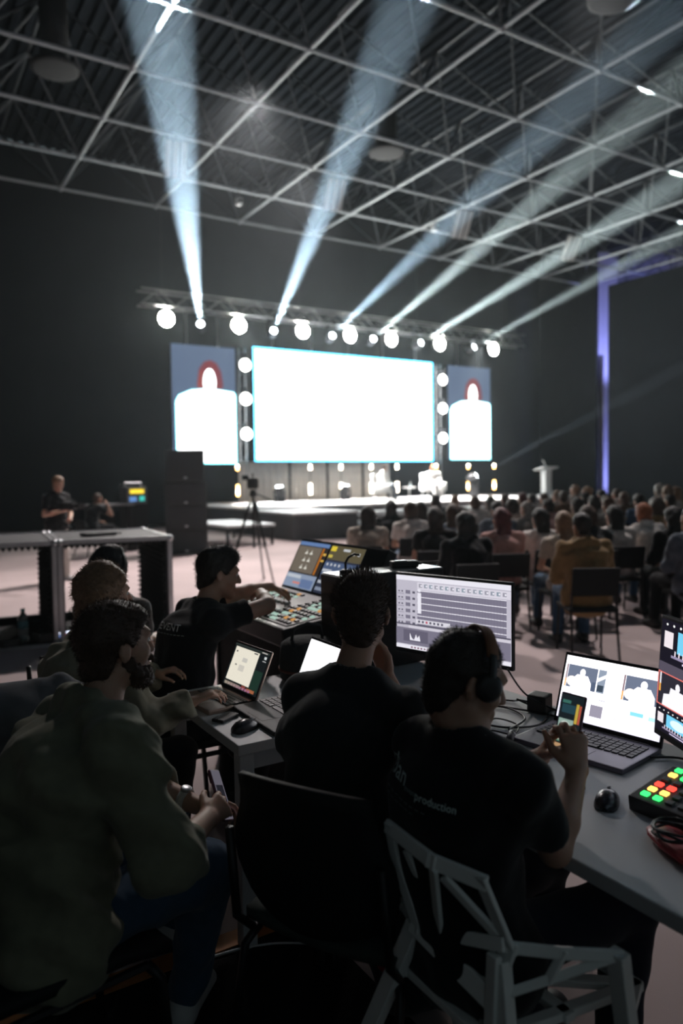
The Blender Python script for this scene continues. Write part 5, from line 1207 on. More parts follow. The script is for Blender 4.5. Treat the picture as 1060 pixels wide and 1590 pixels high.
# grey jacket hung over that chair's back
Rj = rotz(A_(-45)); cj = np.array((0.24, 2.77, 0.0)); fj = np.array(Rj @ Vector((0, 1, 0))); sj = np.array(Rj @ Vector((1, 0, 0))); zj = np.array((0, 0, 1.0))
bk = cj - fj * 0.31
T = [(EC(bk + zj * 0.93 - sj * 0.13, bk + zj * 0.95 + sj * 0.13, 0.07, 0.07, 0.065, 0.065, zj), 0.05), (EC(bk + zj * 0.93 - fj * 0.03, bk + zj * 0.42 - fj * 0.06, 0.25, 0.27, 0.05, 0.045, sj), 0.06), (EC(bk + zj * 0.90 + fj * 0.07, bk + zj * 0.62 + fj * 0.08, 0.20, 0.2, 0.03, 0.025, sj), 0.04),
     (RC(bk + zj * 0.90 - sj * 0.22, bk + zj * 0.42 - sj * 0.27, 0.06, 0.045), 0.04), (RC(bk + zj * 0.90 + sj * 0.22, bk + zj * 0.42 + sj * 0.27, 0.06, 0.045), 0.04), (RC(bk + zj * 0.99 - sj * 0.07, bk + zj * 0.99 + sj * 0.07, 0.035, 0.035), 0.04)]
Vj, Qj = mesh_of(T, 0.008, (), cloth_noise(91, 0.012, 14, 40)); oj = child('hanging_jacket', Vj, Qj, bk, CL['greyjacket'], None); oj.location = bk
tag(oj, 'grey jacket hanging over the back of an empty chair', 'jacket')

cable('pale cable lying in a curve on the black carpet behind the shell chair', [(0.90, 2.34, 0.018), (0.99, 2.33, 0.018), (1.06, 2.31, 0.018), (1.13, 2.28, 0.018), (1.22, 2.22, 0.018)], 0.004, m_=M_WHITE)
bb = np.array((1.40, 1.86, 0.0))
Vb, Qb = mesh_of([(EL(bb + (0, 0, 0.15), (0.12, 0.17, 0.16)), 0.02), (EL(bb + (-0.09, -0.02, 0.10), (0.06, 0.12, 0.09)), 0.03)], 0.01, (), cloth_noise(12, 0.01, 14, 40)); Vb[:, 2] = np.maximum(Vb[:, 2], 0.002)
bp_ = empty('backpack', tuple(bb), 0, 'dark backpack with a red tag on the floor beyond the lattice chair', 'backpack')
child('bag_body', Vb, Qb, bb, CL['dark'], bp_); MB().tube([(-0.03, -0.1, 0.28), (-0.02, -0.06, 0.36), (0.0, 0.02, 0.36), (0.0, 0.08, 0.29)], 0.010, 6).build('handle', M_BLACK, bp_, True); MB().box((-0.145, -0.03, 0.16), (0.012, 0.04, 0.06), bev=0.003).build('tag', mat('red_tag', (0.5, 0.03, 0.04), 0.5), bp_)

# ------------------------------------------------------------------ the crew in the foreground
def cdir(deg, dz=0.0):
    a = math.radians(31.7 + deg); return (math.sin(a), math.cos(a), dz)
# man holding a phone up
P6 = dict(head=(1.186, 1.362, 1.152), face=(0.90, -0.29, -0.30), neck=(1.165, 1.348, 1.030), shr=(1.175, 1.160, 0.975), shl=(1.155, 1.508, 0.962), elr=(1.318, 1.196, 0.765), wrr=(1.480, 1.268, 0.895), ell=(1.315, 1.56, 0.785), wrl=(1.495, 1.405, 0.885),
          pelvis=(1.165, 1.335, 0.545), hipdir=(1, 0, 0), knl=(1.60, 1.48, 0.55), knr=(1.60, 1.20, 0.55), anl=(1.55, 1.52, 0.09), anr=(1.50, 1.18, 0.09), toel=(1.70, 1.54, 0.03), toer=(1.65, 1.16, 0.03), sleeve=0.66, bend=0.035)
K6 = person(P6, 'seated man in a black printed t-shirt with headphones, holding up a phone', skin=SKIN[0], hair=('crop', HAIRC['dark']), top=('tee', CL['black']), legs_m=CL['navy'], shoe_m=M_SHOED, h=0.0058, g=0.99, seed=61, folds=0.005,
            hands=dict(r=dict(f=(0.16, 0.30, 0.95), n=(0.45, 0.9, 0.0), curl=(0.55, 0.9, 0.6), thumb=(0.75, 0.6)), l=dict(f=(0.14, -0.42, 0.9), n=(0.5, -0.85, 0.0), curl=(0.5, 0.8, 0.6), thumb=(0.75, 0.6))), hair_kw=dict(nstr=3500, slen=0.009, h=0.0055, seed=5))
# man with his hand at his chin
P5 = dict(head=(1.192, 1.826, 1.245), face=cdir(6, -0.16), neck=(1.138, 1.800, 1.085), shl=(1.072, 1.955, 0.985), shr=(1.195, 1.625, 1.000), elr=(1.350, 1.715, 0.800), wrr=(1.285, 1.835, 1.045), ell=(1.085, 2.07, 0.80), wrl=(1.27, 2.25, 0.80),
          pelvis=(1.04, 1.735, 0.545), hipdir=(0.80, 0.6, 0), knl=(1.26, 2.06, 0.55), knr=(1.42, 1.92, 0.55), anl=(1.24, 2.12, 0.09), anr=(1.42, 1.95, 0.09), toel=(1.33, 2.24, 0.03), toer=(1.53, 2.05, 0.03), sleeve=0.80, bend=0.045)
K5 = person(P5, 'seated man in a plain dark t-shirt resting his hand at his chin', skin=SKIN[1], hair=('short', HAIRC['brown']), top=('tee', CL['dark']), legs_m=CL['navy'], shoe_m=M_SHOED, h=0.0062, g=0.98, seed=51,
            hands=dict(r=dict(f=(-0.1, 0.35, 0.95), n=(-0.75, -0.1, 0.1), curl=(0.7, 0.9, 0.5)), l=dict(f=(0.7, 0.6, -0.1), n=(0, 0, -1))), hair_kw=dict(nstr=5000, slen=0.019, h=0.006, seed=9, comb=(0, 0.1, 0.55)))
# bearded man
P1 = dict(head=(0.521, 2.029, 1.200), face=cdir(44, 0.02), neck=(0.470, 1.995, 1.050), shl=(0.420, 2.185, 0.965), shr=(0.470, 1.800, 1.000), elr=(0.535, 1.690, 0.735), wrr=(0.715, 1.868, 0.735), ell=(0.615, 2.245, 0.735), wrl=(0.755, 2.055, 0.690),
          pelvis=(0.315, 1.985, 0.545), hipdir=(0.95, 0.3, 0), knl=(0.765, 2.40, 0.54), knr=(0.765, 2.005, 0.52), anl=(0.82, 2.52, 0.09), anr=(0.735, 2.13, 0.09), toel=(0.95, 2.60, 0.03), toer=(0.83, 2.235, 0.03), cuff=0.42, rolled=True, bend=0.06)
K1 = person(P1, 'bearded man in an olive shirt and jeans sitting turned towards the stage', skin=SKIN[1], hair=('short', HAIRC['brown']), top=('shirt', CL['olive']), legs_m=CL['jeans'], shoe_m=M_SHOE, h=0.0062, g=1.09, seed=11, folds=0.011, beard=HAIRC['brown'],
            hands=dict(r=dict(f=(0.75, 0.55, 0.05), n=(-0.3, 0.5, -0.5), curl=(0.45, 0.6, 0.4)), l=dict(f=(0.75, -0.35, -0.05), n=(-0.2, -0.5, -0.6), curl=(0.4, 0.6, 0.4))), hair_kw=dict(nstr=4000, slen=0.012, h=0.006, seed=21, comb=(0, -0.1, 0.1)))
# blond person in a sage jacket
P2 = dict(head=(0.752, 3.062, 1.185), face=cdir(52, -0.05), neck=(0.705, 3.030, 1.035), shr=(0.722, 2.850, 0.955), shl=(0.690, 3.210, 0.955), elr=(0.800, 2.705, 0.745), wrr=(0.975, 2.690, 0.800), ell=(0.85, 3.30, 0.74), wrl=(0.99, 3.17, 0.80),
          pelvis=(0.575, 3.00, 0.545), hipdir=(1, 0, 0), knl=(0.98, 3.14, 0.54), knr=(0.98, 2.86, 0.54), anl=(0.95, 3.18, 0.09), anr=(0.93, 2.84, 0.09), toel=(1.1, 3.2, 0.03), toer=(1.08, 2.82, 0.03))
K2 = person(P2, 'person with short blond hair in a sage jacket behind the bearded man', skin=SKIN[1], hair=('bob', HAIRC['blond']), top=('jacket', CL['sage']), legs_m=CL['black'], shoe_m=M_SHOED, h=0.0075, g=0.95, seed=23, folds=0.010,
            hair_kw=dict(nstr=2600, slen=0.018, h=0.007, seed=31, comb=(0, -0.3, -0.4)))
# person with headphones by the flight case
f3 = cdir(12)
P3 = dict(head=(1.03, 4.066, 1.170), face=cdir(18, -0.2), neck=(1.020, 4.035, 1.030), shl=(0.920, 4.170, 0.960), shr=(1.130, 3.890, 0.965), elr=(1.21, 4.06, 0.74), wrr=(1.34, 4.25, 0.74), ell=(1.02, 4.32, 0.74), wrl=(1.20, 4.45, 0.74),
          pelvis=(0.94, 3.94, 0.545), hipdir=f3, knl=(1.12, 4.38, 0.54), knr=(1.34, 4.20, 0.54), anl=(1.15, 4.40, 0.09), anr=(1.37, 4.23, 0.09), toel=(1.26, 4.50, 0.03), toer=(1.48, 4.35, 0.03))
K3 = person(P3, 'dark-haired person in a grey t-shirt wearing headphones before the flight case', skin=SKIN[0], hair=('long', HAIRC['black']), top=('tee', CL['grey']), legs_m=CL['black'], shoe_m=M_SHOED, h=0.009, g=0.95, seed=33, hair_kw=dict(nstr=1500, slen=0.015, h=0.008, seed=41, comb=(0, -0.3, -0.4)))
# man reaching to the lighting console
P4 = dict(head=(1.372, 3.368, 1.192), face=cdir(66, -0.18), neck=(1.300, 3.345, 1.050), shl=(1.275, 3.510, 0.990), shr=(1.262, 3.155, 0.995), elr=(1.545, 3.190, 1.045), wrr=(1.620, 3.420, 1.070), ell=(1.555, 3.560, 1.050), wrl=(1.780, 3.640, 1.060),
          pelvis=(1.10, 3.273, 0.560), hipdir=(1, 0, 0), knl=(1.50, 3.42, 0.55), knr=(1.50, 3.16, 0.55), anl=(1.42, 3.44, 0.09), anr=(1.42, 3.14, 0.09), toel=(1.56, 3.46, 0.03), toer=(1.56, 3.12, 0.03), sleeve=0.60, bend=0.05)
K4 = person(P4, 'man in a black EVENT t-shirt reaching over the lighting console', skin=SKIN[1], hair=('wavy', HAIRC['dark']), top=('tee', CL['black']), legs_m=CL['black'], shoe_m=M_SHOED, h=0.007, g=1.06, seed=44, folds=0.004,
            hands=dict(r=dict(f=(0.5, 0.8, -0.15), n=(0.1, 0, -1), curl=(0.35, 0.5, 0.3)), l=dict(f=(0.9, 0.1, -0.3), n=(-0.2, 0, -1), curl=(0.3, 0.5, 0.3))), hair_kw=dict(nstr=2600, slen=0.016, h=0.0065, seed=51, comb=(0, 0.1, 0.1)))

# prints on the two shirts: lettering laid onto the cloth
from mathutils.bvhtree import BVHTree
def shirt_print(K, name, lines, centre, right, up_, into, m_):
    V, Q = K['topVQ']; bvh = BVHTree.FromPolygons([tuple(v) for v in V], [tuple(int(i) for i in q) for q in Q])
    right = Vector(right).normalized(); up_ = Vector(up_); into = Vector(into).normalized(); up_ = (up_ - right * up_.dot(right)).normalized()
    Vs = []; Fs = []
    for (txt, x, y, size) in lines:
        cu = bpy.data.curves.new('tmp', 'FONT'); cu.body = txt; cu.size = size; cu.resolution_u = 2; ob = bpy.data.objects.new('tmp', cu)
        C.objects.link(ob); dg = bpy.context.evaluated_depsgraph_get(); me = bpy.data.meshes.new_from_object(ob.evaluated_get(dg))
        bm = bmesh.new(); bm.from_mesh(me); bmesh.ops.triangulate(bm, faces=list(bm.faces))
        o = len(Vs); hit = {}
        for v in bm.verts:
            p = Vector(centre) + right * (v.co.x + x) + up_ * (v.co.y + y) - into * 0.5; h_ = bvh.ray_cast(p, into, 1.2)
            hit[v.index] = h_[0] is not None
            q = (h_[0] - into * 0.0025 + h_[1] * 0.0) if h_[0] is not None else p
            Vs.append(tuple(q - Vector(K['base'])))
        bm.verts.index_update()
        for f in bm.faces:
            if all(hit[v.index] for v in f.verts) and max((Vector(Vs[o + a.index]) - Vector(Vs[o + b.index])).length for a in f.verts for b in f.verts) < size * 3: Fs.append(tuple(o + v.index for v in f.verts))
        bm.free(); bpy.data.objects.remove(ob); bpy.data.curves.remove(cu); bpy.data.meshes.remove(me)
    me = bpy.data.meshes.new(name); me.from_pydata(Vs, [], Fs); me.update(); me.materials.append(m_)
    o = bpy.data.objects.new(name, me); C.objects.link(o); o.parent = K['top']; return o
M_INK = mat('print_ink', (0.8, 0.82, 0.82), 0.7, var=0.0); M_INK2 = mat('print_ink_teal', (0.75, 0.9, 0.87), 0.7, var=0.0)
rt = np.array((0.851, -0.525, 0)); fwc = np.array((0.525, 0.851, 0))
for w_, x_, y_, s_ in (('urban', -0.105, 0.0, 0.046), ('production', 0.035, -0.010, 0.024)): shirt_print(K6, 'shirt_print', [(w_, x_, y_, s_)], (1.03, 1.385, 0.930), (0.80, -0.60, -0.10), (0.0, 0, 1), (0.80, 0.60, -0.05), M_INK2)
shirt_print(K6, 'small_print', [('event', 0.0, -0.006, 0.018), ('_ _ _ _ _ _ _ _ _', -0.08, -0.028, 0.022), ('_ _ _ _ _ _', -0.06, -0.042, 0.022)], (1.03, 1.385, 0.930), (0.80, -0.60, -0.10), (0.0, 0, 1), (0.80, 0.60, -0.05), mat('print_ink_dim', (0.3, 0.38, 0.38), 0.8, var=0))
shirt_print(K4, 'shirt_print', [('UB EVENT', -0.105, 0.0, 0.043)], (1.16, 3.40, 0.955), (0.78, -0.62, -0.05), (0.0, 0, 1), (0.62, 0.78, -0.1), M_INK)
shirt_print(K4, 'small_print', [('_ _ _ _ _ _ _ _ _ _ _', -0.10, -0.014, 0.026)], (1.16, 3.40, 0.955), (0.78, -0.62, -0.05), (0.0, 0, 1), (0.62, 0.78, -0.1), M_INK2)

# headphones on two heads
def headphones(label, hd, ycup, zcup, band_m, cup_m, tilt=0.0):
    c0 = hd.p(0, ycup, zcup); e = empty('headphones', tuple(c0), 0, label, 'headphones'); B = c0; s = hd.s
    L = lambda x, y, z: Vector(hd.p(x, y, z) - B)
    def arc(r, zr, w, t, name, m_, a0=-80, a1=80):
        V = []; F = []; n = 24
        for i in range(n + 1):
            a = math.radians(a0 + (a1 - a0) * i / n)
            for dy in (-w, w):
                for q in (0, t):
                    x = math.sin(a) * (r + q); z = zcup + 0.02 + math.cos(a) * (zr + q); V.append(L(x, ycup + dy - tilt * max(0, z - zcup), z))
        for i in range(n):
            o = 4 * i; F += [(o, o + 4, o + 6, o + 2), (o + 1, o + 3, o + 7, o + 5), (o, o + 1, o + 5, o + 4), (o + 2, o + 6, o + 7, o + 3)]
        F += [(0, 2, 3, 1), (4 * n, 4 * n + 1, 4 * n + 3, 4 * n + 2)]
        mb = MB(); mb.add(V, F); return mb.build(name, m_, e, True)
    zr = 0.142 - (zcup + 0.02)
    arc(0.094, zr, 0.016, 0.007, 'headband', band_m, -62, 62); arc(0.097, zr + 0.001, 0.010, 0.006, 'slider', cup_m, 58, 95); arc(0.097, zr + 0.001, 0.010, 0.006, 'slider', cup_m, -95, -58)
    ax = Vector(hd.M[:, 0])
    for g in (-1, 1):
        MB().lathe([(0.020, 0.0), (0.032, 0.003), (0.034, 0.014), (0.026, 0.021), (0.010, 0.023)], L(g * 0.082, ycup, zcup), ax * g, 20).build('ear_cup', cup_m, e, True)
        MB().lathe([(0.022, -0.010), (0.033, -0.006), (0.033, 0.004), (0.022, 0.004)], L(g * 0.084, ycup, zcup), ax * g, 20).build('ear_pad', M_BLACK, e, True)
    return e
headphones('headphones with a brown headband on the man holding a phone', K6['head'], 0.022, 0.012, mat('headband_leather', (0.24, 0.10, 0.045), 0.5), M_BLACK, 0.12)
headphones('black headphones on the dark-haired person before the flight case', K3['head'], -0.008, 0.0, M_BLACK, M_BLACK)

# phone held up by the man with headphones
def phone(label, loc, nrm, up_, items, strength, name='smartphone'):
    n = Vector(nrm).normalized(); u_ = Vector(up_); u_ = (u_ - n * u_.dot(n)).normalized(); r_ = u_.cross(n); R = Matrix((r_, u_, n)).transposed()
    e = empty(name, loc, 0, label, 'phone'); b = MB().box((0, 0, 0), (0.074, 0.150, 0.009), R, 0.004).build('body', mat('phone_case', (0.10, 0.02, 0.05), 0.4), e)
    picture('screen', b, R @ Vector((-0.034, -0.071, 0.0047)), R @ Vector((0.068, 0, 0)), R @ Vector((0, 0.142, 0)), items, display_mat('display_' + name, strength), 0.0001)
    MB().box(R @ Vector((-0.018, 0.052, -0.006)), (0.028, 0.030, 0.004), R, 0.001).build('camera_bump', M_BLACK, b)
    return e
pit = [(lin(28, 36, 40), rect(0, 0, 1, 1)), (lin(60, 110, 100), rect(0.08, 0.84, 0.45, 0.90)), (lin(40, 70, 80), rect(0.1, 0.66, 0.7, 0.82)), (lin(200, 170, 70), rect(0.72, 0.5, 0.84, 0.86)), (lin(190, 90, 70), rect(0.86, 0.5, 0.95, 0.84)), (lin(150, 175, 165), rect(0.05, 0.36, 0.7, 0.55)), (lin(225, 235, 228), ellipse(0.35, 0.45, 0.2, 0.06)), (lin(90, 130, 110), rect(0.05, 0.12, 0.95, 0.34)),
       (lin(215, 228, 205), [(0.1, 0.15), (0.3, 0.33), (0.42, 0.2), (0.6, 0.3), (0.85, 0.14)]), (lin(20, 30, 30), rect(0.3, 0.2, 0.4, 0.3)), (lin(120, 190, 140), rect(0.55, 0.12, 0.75, 0.22)), (lin(190, 150, 110), rect(0.05, 0.02, 0.9, 0.09))]
phone('phone held upright in both hands before the grey laptop', (1.528, 1.336, 0.992), (-0.93, -0.12, 0.32), (0.16, 0.02, 1), pit, 0.9)
phone('pale phone in the hands of the bearded man', (0.800, 1.985, 0.735), (0.75, -0.5, 0.4), (0.3, 0.3, 1.0), [(lin(150, 145, 160), rect(0, 0, 1, 1)), (lin(60, 60, 70), rect(0.1, 0.2, 0.9, 0.7))], 0.35, 'pale_phone')
# wrist watch of the bearded man
wl = np.array(P1['wrl']); el_ = np.array(P1['ell']); dw = unit(wl - el_); pw = wl - dw * 0.045
e = empty('wrist_watch', tuple(pw), 0, 'pale wrist watch on the arm of the bearded man', 'watch')
MB().lathe([(0.031, -0.011), (0.036, -0.011), (0.036, 0.011), (0.031, 0.011)], (0, 0, 0), dw, 22).build('strap', mat('watch_strap', (0.55, 0.53, 0.48), 0.4), e, True)
nw = Vector(np.cross(dw, np.cross((0, 0, 1.0), dw))).normalized(); MB().lathe([(0.017, 0.0), (0.017, 0.007), (0.014, 0.009)], nw * 0.033, nw, 18).build('dial', M_ALU, e, True)
# ------------------------------------------------------------------ audience
AUD = [
    (5.04, 7.57, 1.004, 'long', 'dark', 'tee', 'cream'),
    (6.71, 9.39, 0.995, 'long', 'black', 'jacket', 'black'),
    (6.19, 8.18, 1.004, 'bob', 'brown', 'tee', 'white'),
    (6.76, 8.72, 0.989, 'long', 'dark', 'tee', 'dark'),
    (5.34, 6.62, 1.004, 'long', 'dark', 'tee', 'black'),
    (9.05, 11.15, 1.004, 'long', 'black', 'jacket', 'dark'),
    (6.09, 7.19, 1.004, 'long', 'brown', 'tee', 'lightblue'),
    (9.62, 11.27, 0.992, 'short', 'blond', 'tee', 'grey'),
    (4.81, 5.45, 1.004, 'long', 'black', 'jacket', 'black'),
    (8.83, 9.77, 1.004, 'bob', 'brown', 'tee', 'white'),
    (9.41, 10.04, 0.99, 'long', 'dark', 'tee', 'dark'),
    (7.24, 7.56, 1.004, 'short', 'dark', 'shirt', 'steel'),
    (5.72, 5.92, 1.004, 'long', 'burgundy', 'tee', 'pink'),
    (10.36, 10.61, 1.004, 'short', 'brown', 'tee', 'navy'),
    (8.19, 8.24, 1.003, 'bob', 'dark', 'tee', 'cream'),
    (10.06, 9.83, 1.035, 'short', 'burgundy', 'tee', 'grey'),
    (7.77, 7.52, 0.993, 'crop', 'grey', 'shirt', 'grey'),
    (10.76, 10.25, 1.0, 'short', 'dark', 'shirt', 'white'),
    (6.36, 5.95, 0.986, 'long', 'black', 'tee', 'white'),
    (11.31, 10.47, 0.998, 'short', 'brown', 'tee', 'dark'),
    (8.32, 7.58, 1.002, 'short', 'dark', 'shirt', 'pink'),
    (11.86, 10.66, 1.028, 'bun', 'blond', 'tee', 'cream'),
    (5.94, 5.24, 0.982, 'long', 'blond', 'tee', 'cream'),
    (11.03, 9.7, 1.029, 'wavy', 'brown', 'tee', 'brown'),
    (13.36, 11.44, 1.101, 'crop', 'blond', 'shirt', 'grey'),
    (8.9, 7.59, 1.004, 'long', 'dark', 'tee', 'tan'),
    (5.45, 4.57, 1.004, 'short', 'black', 'hoodie', 'tan'),
    (11.74, 9.79, 1.016, 'short', 'dark', 'tee', 'dark'),
    (12.97, 10.79, 1.075, 'bun', 'blond', 'tee', 'pink'),
    (6.71, 5.56, 1.002, 'bob', 'brown', 'tee', 'dark'),
    (9.81, 8.03, 1.004, 'long', 'dark', 'shirt', 'white'),
    (12.38, 9.92, 1.034, 'short', 'black', 'tee', 'pink'),
    (10.51, 8.33, 1.004, 'short', 'brown', 'tee', 'cream'),
    (9.37, 7.34, 0.998, 'wavy', 'chestnut', 'tee', 'grey'),
    (7.27, 5.66, 0.992, 'long', 'black', 'tee', 'white'),
    (12.93, 9.99, 1.046, 'crop', 'brown', 'shirt', 'white'),
    (12.12, 9.16, 1.004, 'bob', 'chestnut', 'tee', 'brown'),
    (11.09, 8.11, 1.004, 'wavy', 'dark', 'jacket', 'blue'),
    (7.91, 5.67, 0.995, 'bob', 'red', 'shirt', 'white'),
    (9.26, 6.45, 1.004, 'bob', 'brown', 'tee', 'tan'),
    (13.67, 9.48, 1.109, 'bob', 'grey', 'shirt', 'white'),
    (12.73, 8.65, 1.093, 'bob', 'blond', 'tee', 'cream'),
    (11.54, 7.81, 0.998, 'short', 'dark', 'tee', 'dark'),
    (7.46, 5.0, 0.984, 'long', 'black', 'jacket', 'black'),
    (13.27, 8.85, 1.065, 'long', 'blond', 'jacket', 'tan'),
    (6.93, 4.45, 1.004, 'short', 'dark', 'jacket', 'steel')]
def seated(hand='lap', lean=0.0, turn=0.0):
    J = dict(head=(0, 0.06 + lean, 1.165), face=(math.sin(turn), math.cos(turn), 0.04), neck=(0, 0.02 + lean * 0.7, 1.030), shl=(-0.185, 0.01 + lean * 0.6, 0.965), shr=(0.185, 0.01 + lean * 0.6, 0.965), ell=(-0.235, 0.10, 0.70), elr=(0.235, 0.10, 0.70),
             wrl=(-0.09, 0.29, 0.66), wrr=(0.09, 0.29, 0.66), pelvis=(0, -0.02, 0.54), hipdir=(0, 1, 0), knl=(-0.12, 0.42, 0.53), knr=(0.12, 0.42, 0.53), anl=(-0.13, 0.46, 0.09), anr=(0.13, 0.46, 0.09), toel=(-0.14, 0.60, 0.03), toer=(0.14, 0.60, 0.03))
    return J
protos = {}
def proto(style, kind, i):
    key = (style, kind)
    if key in protos: return protos[key]
    J = seated(lean=0.0 + 0.03 * (i % 3), turn=0.25 * ((i % 5) - 2) * 0.5)
    female = style in ('long', 'bob', 'bun')
    K = person(J, 'x', None, SKIN[1], (style, HAIRC['dark']), (kind, CL['grey']), CL['navy'], M_SHOED, h=0.014, g=0.92 if female else 1.0, seed=100 + i, hair_kw=dict(nstr=0, h=0.012, seed=60 + i), folds=0.007)
    protos[key] = K['body']; return K['body']
ach = empty('audience_chair', (0, 0, 0), 0)
MB().box((0, 0.0, 0.44), (0.44, 0.43, 0.04), bev=0.01).build('seat', M_SHELL, ach); MB().box((0, -0.245, 0.70), (0.42, 0.03, 0.26), Matrix.Rotation(math.radians(10), 3, 'X'), 0.012).build('backrest', M_SHELL, ach)
for sx in (-1, 1):
    MB().bar((sx * 0.2, 0.18, 0.42), (sx * 0.21, 0.22, 0), 0.011, 6).build('leg', M_BLACKMET, ach)
    MB().tube([(sx * 0.2, -0.215, 0.60), (sx * 0.2, -0.2, 0.42), (sx * 0.21, -0.26, 0)], 0.011, 6).build('leg', M_BLACKMET, ach)
HN = dict(long='long', bob='chin-length', short='short', crop='cropped', wavy='wavy', bun='tied-up'); TN = dict(tee='top', jacket='jacket', shirt='shirt', hoodie='hooded jacket')
CN = dict(lightblue='light blue', steel='steel grey', cream='cream', dark='dark grey')
def ordinal(n):
    s_ = 'th' if 10 <= n % 100 <= 20 else {1: 'st', 2: 'nd', 3: 'rd'}.get(n % 10, 'th'); return '%d%s' % (n, s_)
first_chair = True; kidmap = {}; used = set()
for i, (x, y, s, style, hc, kind, tc) in enumerate(AUD):
    src = proto(style, kind, i)
    kids_ = kidmap.setdefault(src.name, [c for c in bpy.data.objects if c.parent == src])
    if src.name not in used: o = src; used.add(src.name); kk = kids_
    else:
        o = src.copy(); C.objects.link(o); kk = []
        for c in kids_:
            d = c.copy(); C.objects.link(d); d.parent = o; kk.append(d)
    ang_ = -math.atan2(15.5 - x, 24 - y); ang_ += (rng.random() - 0.5) * 0.3
    o.location = (x, y, 0); o.rotation_euler = (0, 0, ang_); o.scale = (s, s, s)
    tag(o, 'audience member with %s %s hair and %s %s, %s head from the left' % (HN[style], hc, CN.get(tc, tc), TN[kind], ordinal(i + 1)), 'person', 'seated audience')
    def setm(ob, m_):
        ob.material_slots[0].link = 'OBJECT'; ob.material_slots[0].material = m_
    setm(o, SKIN[i % 3])
    for c in kk:
        n_ = c.name.split('.')[0]
        if n_ == 'hair': setm(c, HAIRC[hc])
        elif n_ in ('t_shirt', 'jacket', 'shirt', 'hoodie'): setm(c, CL[tc])
        elif n_ == 'trousers': setm(c, CL[('navy', 'black', 'jeans', 'dark')[i % 4]])
    # the chair under each listener
    if first_chair: a = ach; first_chair = False
    else: a = copy_tree(ach)
    a.location = (x, y, 0); a.rotation_euler = (0, 0, ang_)
    tag(a, 'black audience chair under the %s head from the left' % ordinal(i + 1), 'chair', 'audience chairs')

# ------------------------------------------------------------------ people in the background
def offs(J, loc, rz):
    R = np.array(rotz(rz)); out = {}
    for k, v in J.items():
        if isinstance(v, (tuple, list)) and len(v) == 3:
            p = R @ np.array(v, float); out[k] = tuple(p if k in ('face', 'hipdir') else p + np.array(loc))
        else: out[k] = v
    return out
# standing cameraman on the left, facing the camera side
st_ = dict(head=(0, 0.05, 1.62), face=(0, 1, -0.25), neck=(0, 0.0, 1.47), shl=(-0.19, 0, 1.40), shr=(0.19, 0, 1.40), ell=(-0.27, 0.02, 1.12), elr=(0.27, 0.02, 1.12), wrl=(-0.08, 0.22, 1.05), wrr=(0.07, 0.24, 1.18), pelvis=(0, 0, 0.96), hipdir=(0, 1, 0), knl=(-0.11, 0.05, 0.51), knr=(0.10, -0.02, 0.51), anl=(-0.16, 0.02, 0.09), anr=(0.06, -0.12, 0.09), toel=(-0.18, 0.16, 0.03), toer=(0.08, 0.02, 0.03), sleeve=0.7, bend=0.0)
M_TROUSER = cloth('pale_trouser', (0.55, 0.52, 0.48))
lc = (2.42, 12.85, 0)
person(offs(st_, lc, math.radians(-150)), 'standing cameraman in a black t-shirt and pale trousers behind the flight cases', skin=SKIN[1], hair=('short', HAIRC['blond']), top=('tee', CL['black']), legs_m=M_TROUSER, shoe_m=M_SHOE, h=0.013, g=1.0, seed=71, hair_kw=dict(nstr=0, h=0.012))
Rl = rotz(math.radians(-150)); vc = Vector(lc) + Rl @ Vector((0.0, 0.30, 1.18))
video_camera('compact black camera held by the standing cameraman', tuple(vc), math.radians(-150), 0.8)
# technician sitting by the dark wall
sd = offs(seated(lean=0.10), (3.85, 16.62, 0.10), math.radians(-70)); sd['floor'] = (0, 0, 0.0)
sd['wrr'] = (4.13, 16.37, 1.14); sd['elr'] = (4.20, 16.32, 0.92)
person(sd, 'technician in black with a hand at his face, seated by the dark wall', skin=SKIN[0], hair=('short', HAIRC['brown']), top=('tee', CL['black']), legs_m=CL['black'], shoe_m=M_SHOED, h=0.014, seed=72, hair_kw=dict(nstr=0, h=0.012))
shell_chair('plain chair under the technician by the dark wall', (3.85, 16.62, 0.0), math.radians(-70), M_SHELL, hb=0.8)
# camera operator on the right
lo_ = (12.72, 5.2 + 1.9, 0.0)
cop = offs(st_, (12.95, 7.25, 0.25), math.radians(20)); cop['floor'] = (0, 0, 0.25)
person(cop, 'standing camera operator in a grey t-shirt behind the audience near the partition', skin=SKIN[1], hair=('crop', HAIRC['grey']), top=('tee', CL['steel']), legs_m=CL['black'], shoe_m=M_SHOED, h=0.014, seed=73, hair_kw=dict(nstr=0, h=0.012))
e = empty('camera_riser', (12.8, 7.5, 0), 0, 'low dark riser under the camera operator near the partition', 'platform'); MB().box((0, 0, 0.23), (1.6, 1.4, 0.04)).build('deck', M_SKIRT, e)
for a in (-0.75, 0.75):
    for b in (-0.65, 0.65): MB().box((a, b, 0.105), (0.05, 0.05, 0.21)).build('leg', M_BLACKMET, e)
tripod('tripod of the camera operator near the partition', (12.75, 7.72, 0.25), 1.25, 0.42, 0.9)
video_camera('large broadcast camera of the operator near the partition', (12.75, 7.72, 1.58), math.radians(20), 1.5)
e = empty('camera_rain_shield', (12.75, 7.72, 1.95), math.radians(-20), 'pale printed panel standing on top of the broadcast camera', 'panel')
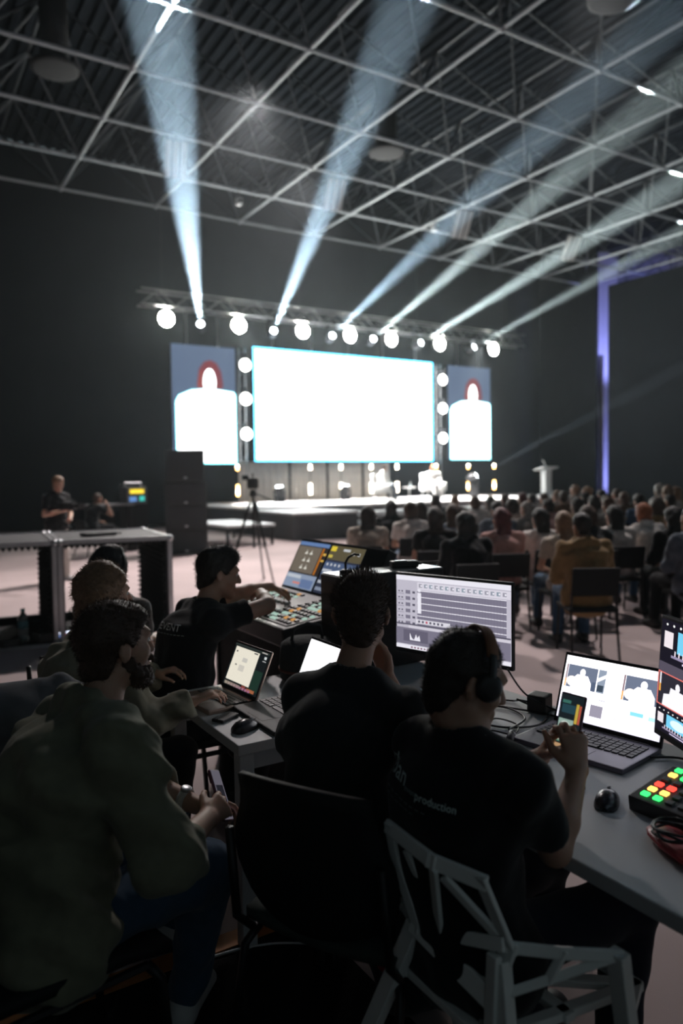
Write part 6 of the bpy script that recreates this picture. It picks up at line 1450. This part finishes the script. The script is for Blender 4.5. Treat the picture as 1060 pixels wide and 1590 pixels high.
MB().box((0, 0, 0.14), (0.30, 0.02, 0.36), Matrix.Rotation(0.25, 3, 'Y'), 0.004).build('panel', mat('panel_grey', (0.40, 0.42, 0.44), 0.5), e); MB().box((0, -0.012, 0.2), (0.16, 0.006, 0.05), Matrix.Rotation(0.25, 3, 'Y')).build('marking', M_GREY, e); MB().box((0.02, -0.012, 0.09), (0.18, 0.006, 0.04), Matrix.Rotation(0.25, 3, 'Y')).build('marking', M_GREY, e); MB().bar((0, 0, -0.1), (0, 0, 0.0), 0.02, 8).build('post', M_BLACKMET, e)
# two guests in white armchairs on the stage
M_ARM = mat('white_upholstery', (0.82, 0.82, 0.80), 0.6, var=0.03)
def armchair(label, loc, rz):
    e = empty('armchair', loc, rz, label, 'armchair', 'white armchairs on the stage')
    MB().box((0, 0.02, 0.36), (0.62, 0.60, 0.16), bev=0.04).build('seat', M_ARM, e, True); MB().box((0, -0.32, 0.66), (0.74, 0.14, 0.66), Matrix.Rotation(math.radians(10), 3, 'X'), 0.05).build('backrest', M_ARM, e, True)
    for s_ in (-1, 1): MB().box((s_ * 0.38, -0.02, 0.46), (0.12, 0.62, 0.30), bev=0.045).build('armrest', M_ARM, e, True)
    for a in (-0.3, 0.3):
        for b in (-0.26, 0.26): MB().bar((a, b, 0.30), (a * 1.25, b * 1.25, 0), 0.022, 8, 0.014).build('leg', M_ARM, e)
    return e
for (loc, rz, lab, hc, tp, lg, style) in (((15.35, 22.0, 0.8), math.radians(-125), 'guest in white with dark trousers in the armchair under the bulb strings', 'brown', 'stage_white', 'steel', 'short'), ((17.95, 22.35, 0.8), math.radians(165), 'guest dressed all in white in the armchair nearest the lectern', 'red', 'stage_white', 'stage_white', 'bob')):
    Js = offs(seated(lean=0.0), loc, rz); Js['floor'] = (0, 0, 0.8)
    person(Js, lab, skin=SKIN[1], hair=(style, HAIRC[hc]), top=('jacket', CL[tp]), legs_m=CL[lg], shoe_m=M_SHOE, h=0.016, seed=81, hair_kw=dict(nstr=0, h=0.014))
    armchair('white armchair under the ' + lab.split(' in the')[0], loc, rz)
e = empty('side_table', (16.7, 22.2, 0.8), 0, 'small white round table between the two armchairs', 'table'); MB().lathe([(0.18, 0), (0.18, 0.015), (0.03, 0.03), (0.025, 0.43), (0.26, 0.45), (0.26, 0.47)], n=22).build('pedestal', M_ARM, e, True); MB().lathe([(0.03, 0.47), (0.028, 0.6), (0.012, 0.66), (0.012, 0.7)], (0.05, 0, 0), n=12).build('carafe', M_WATER, e, True)
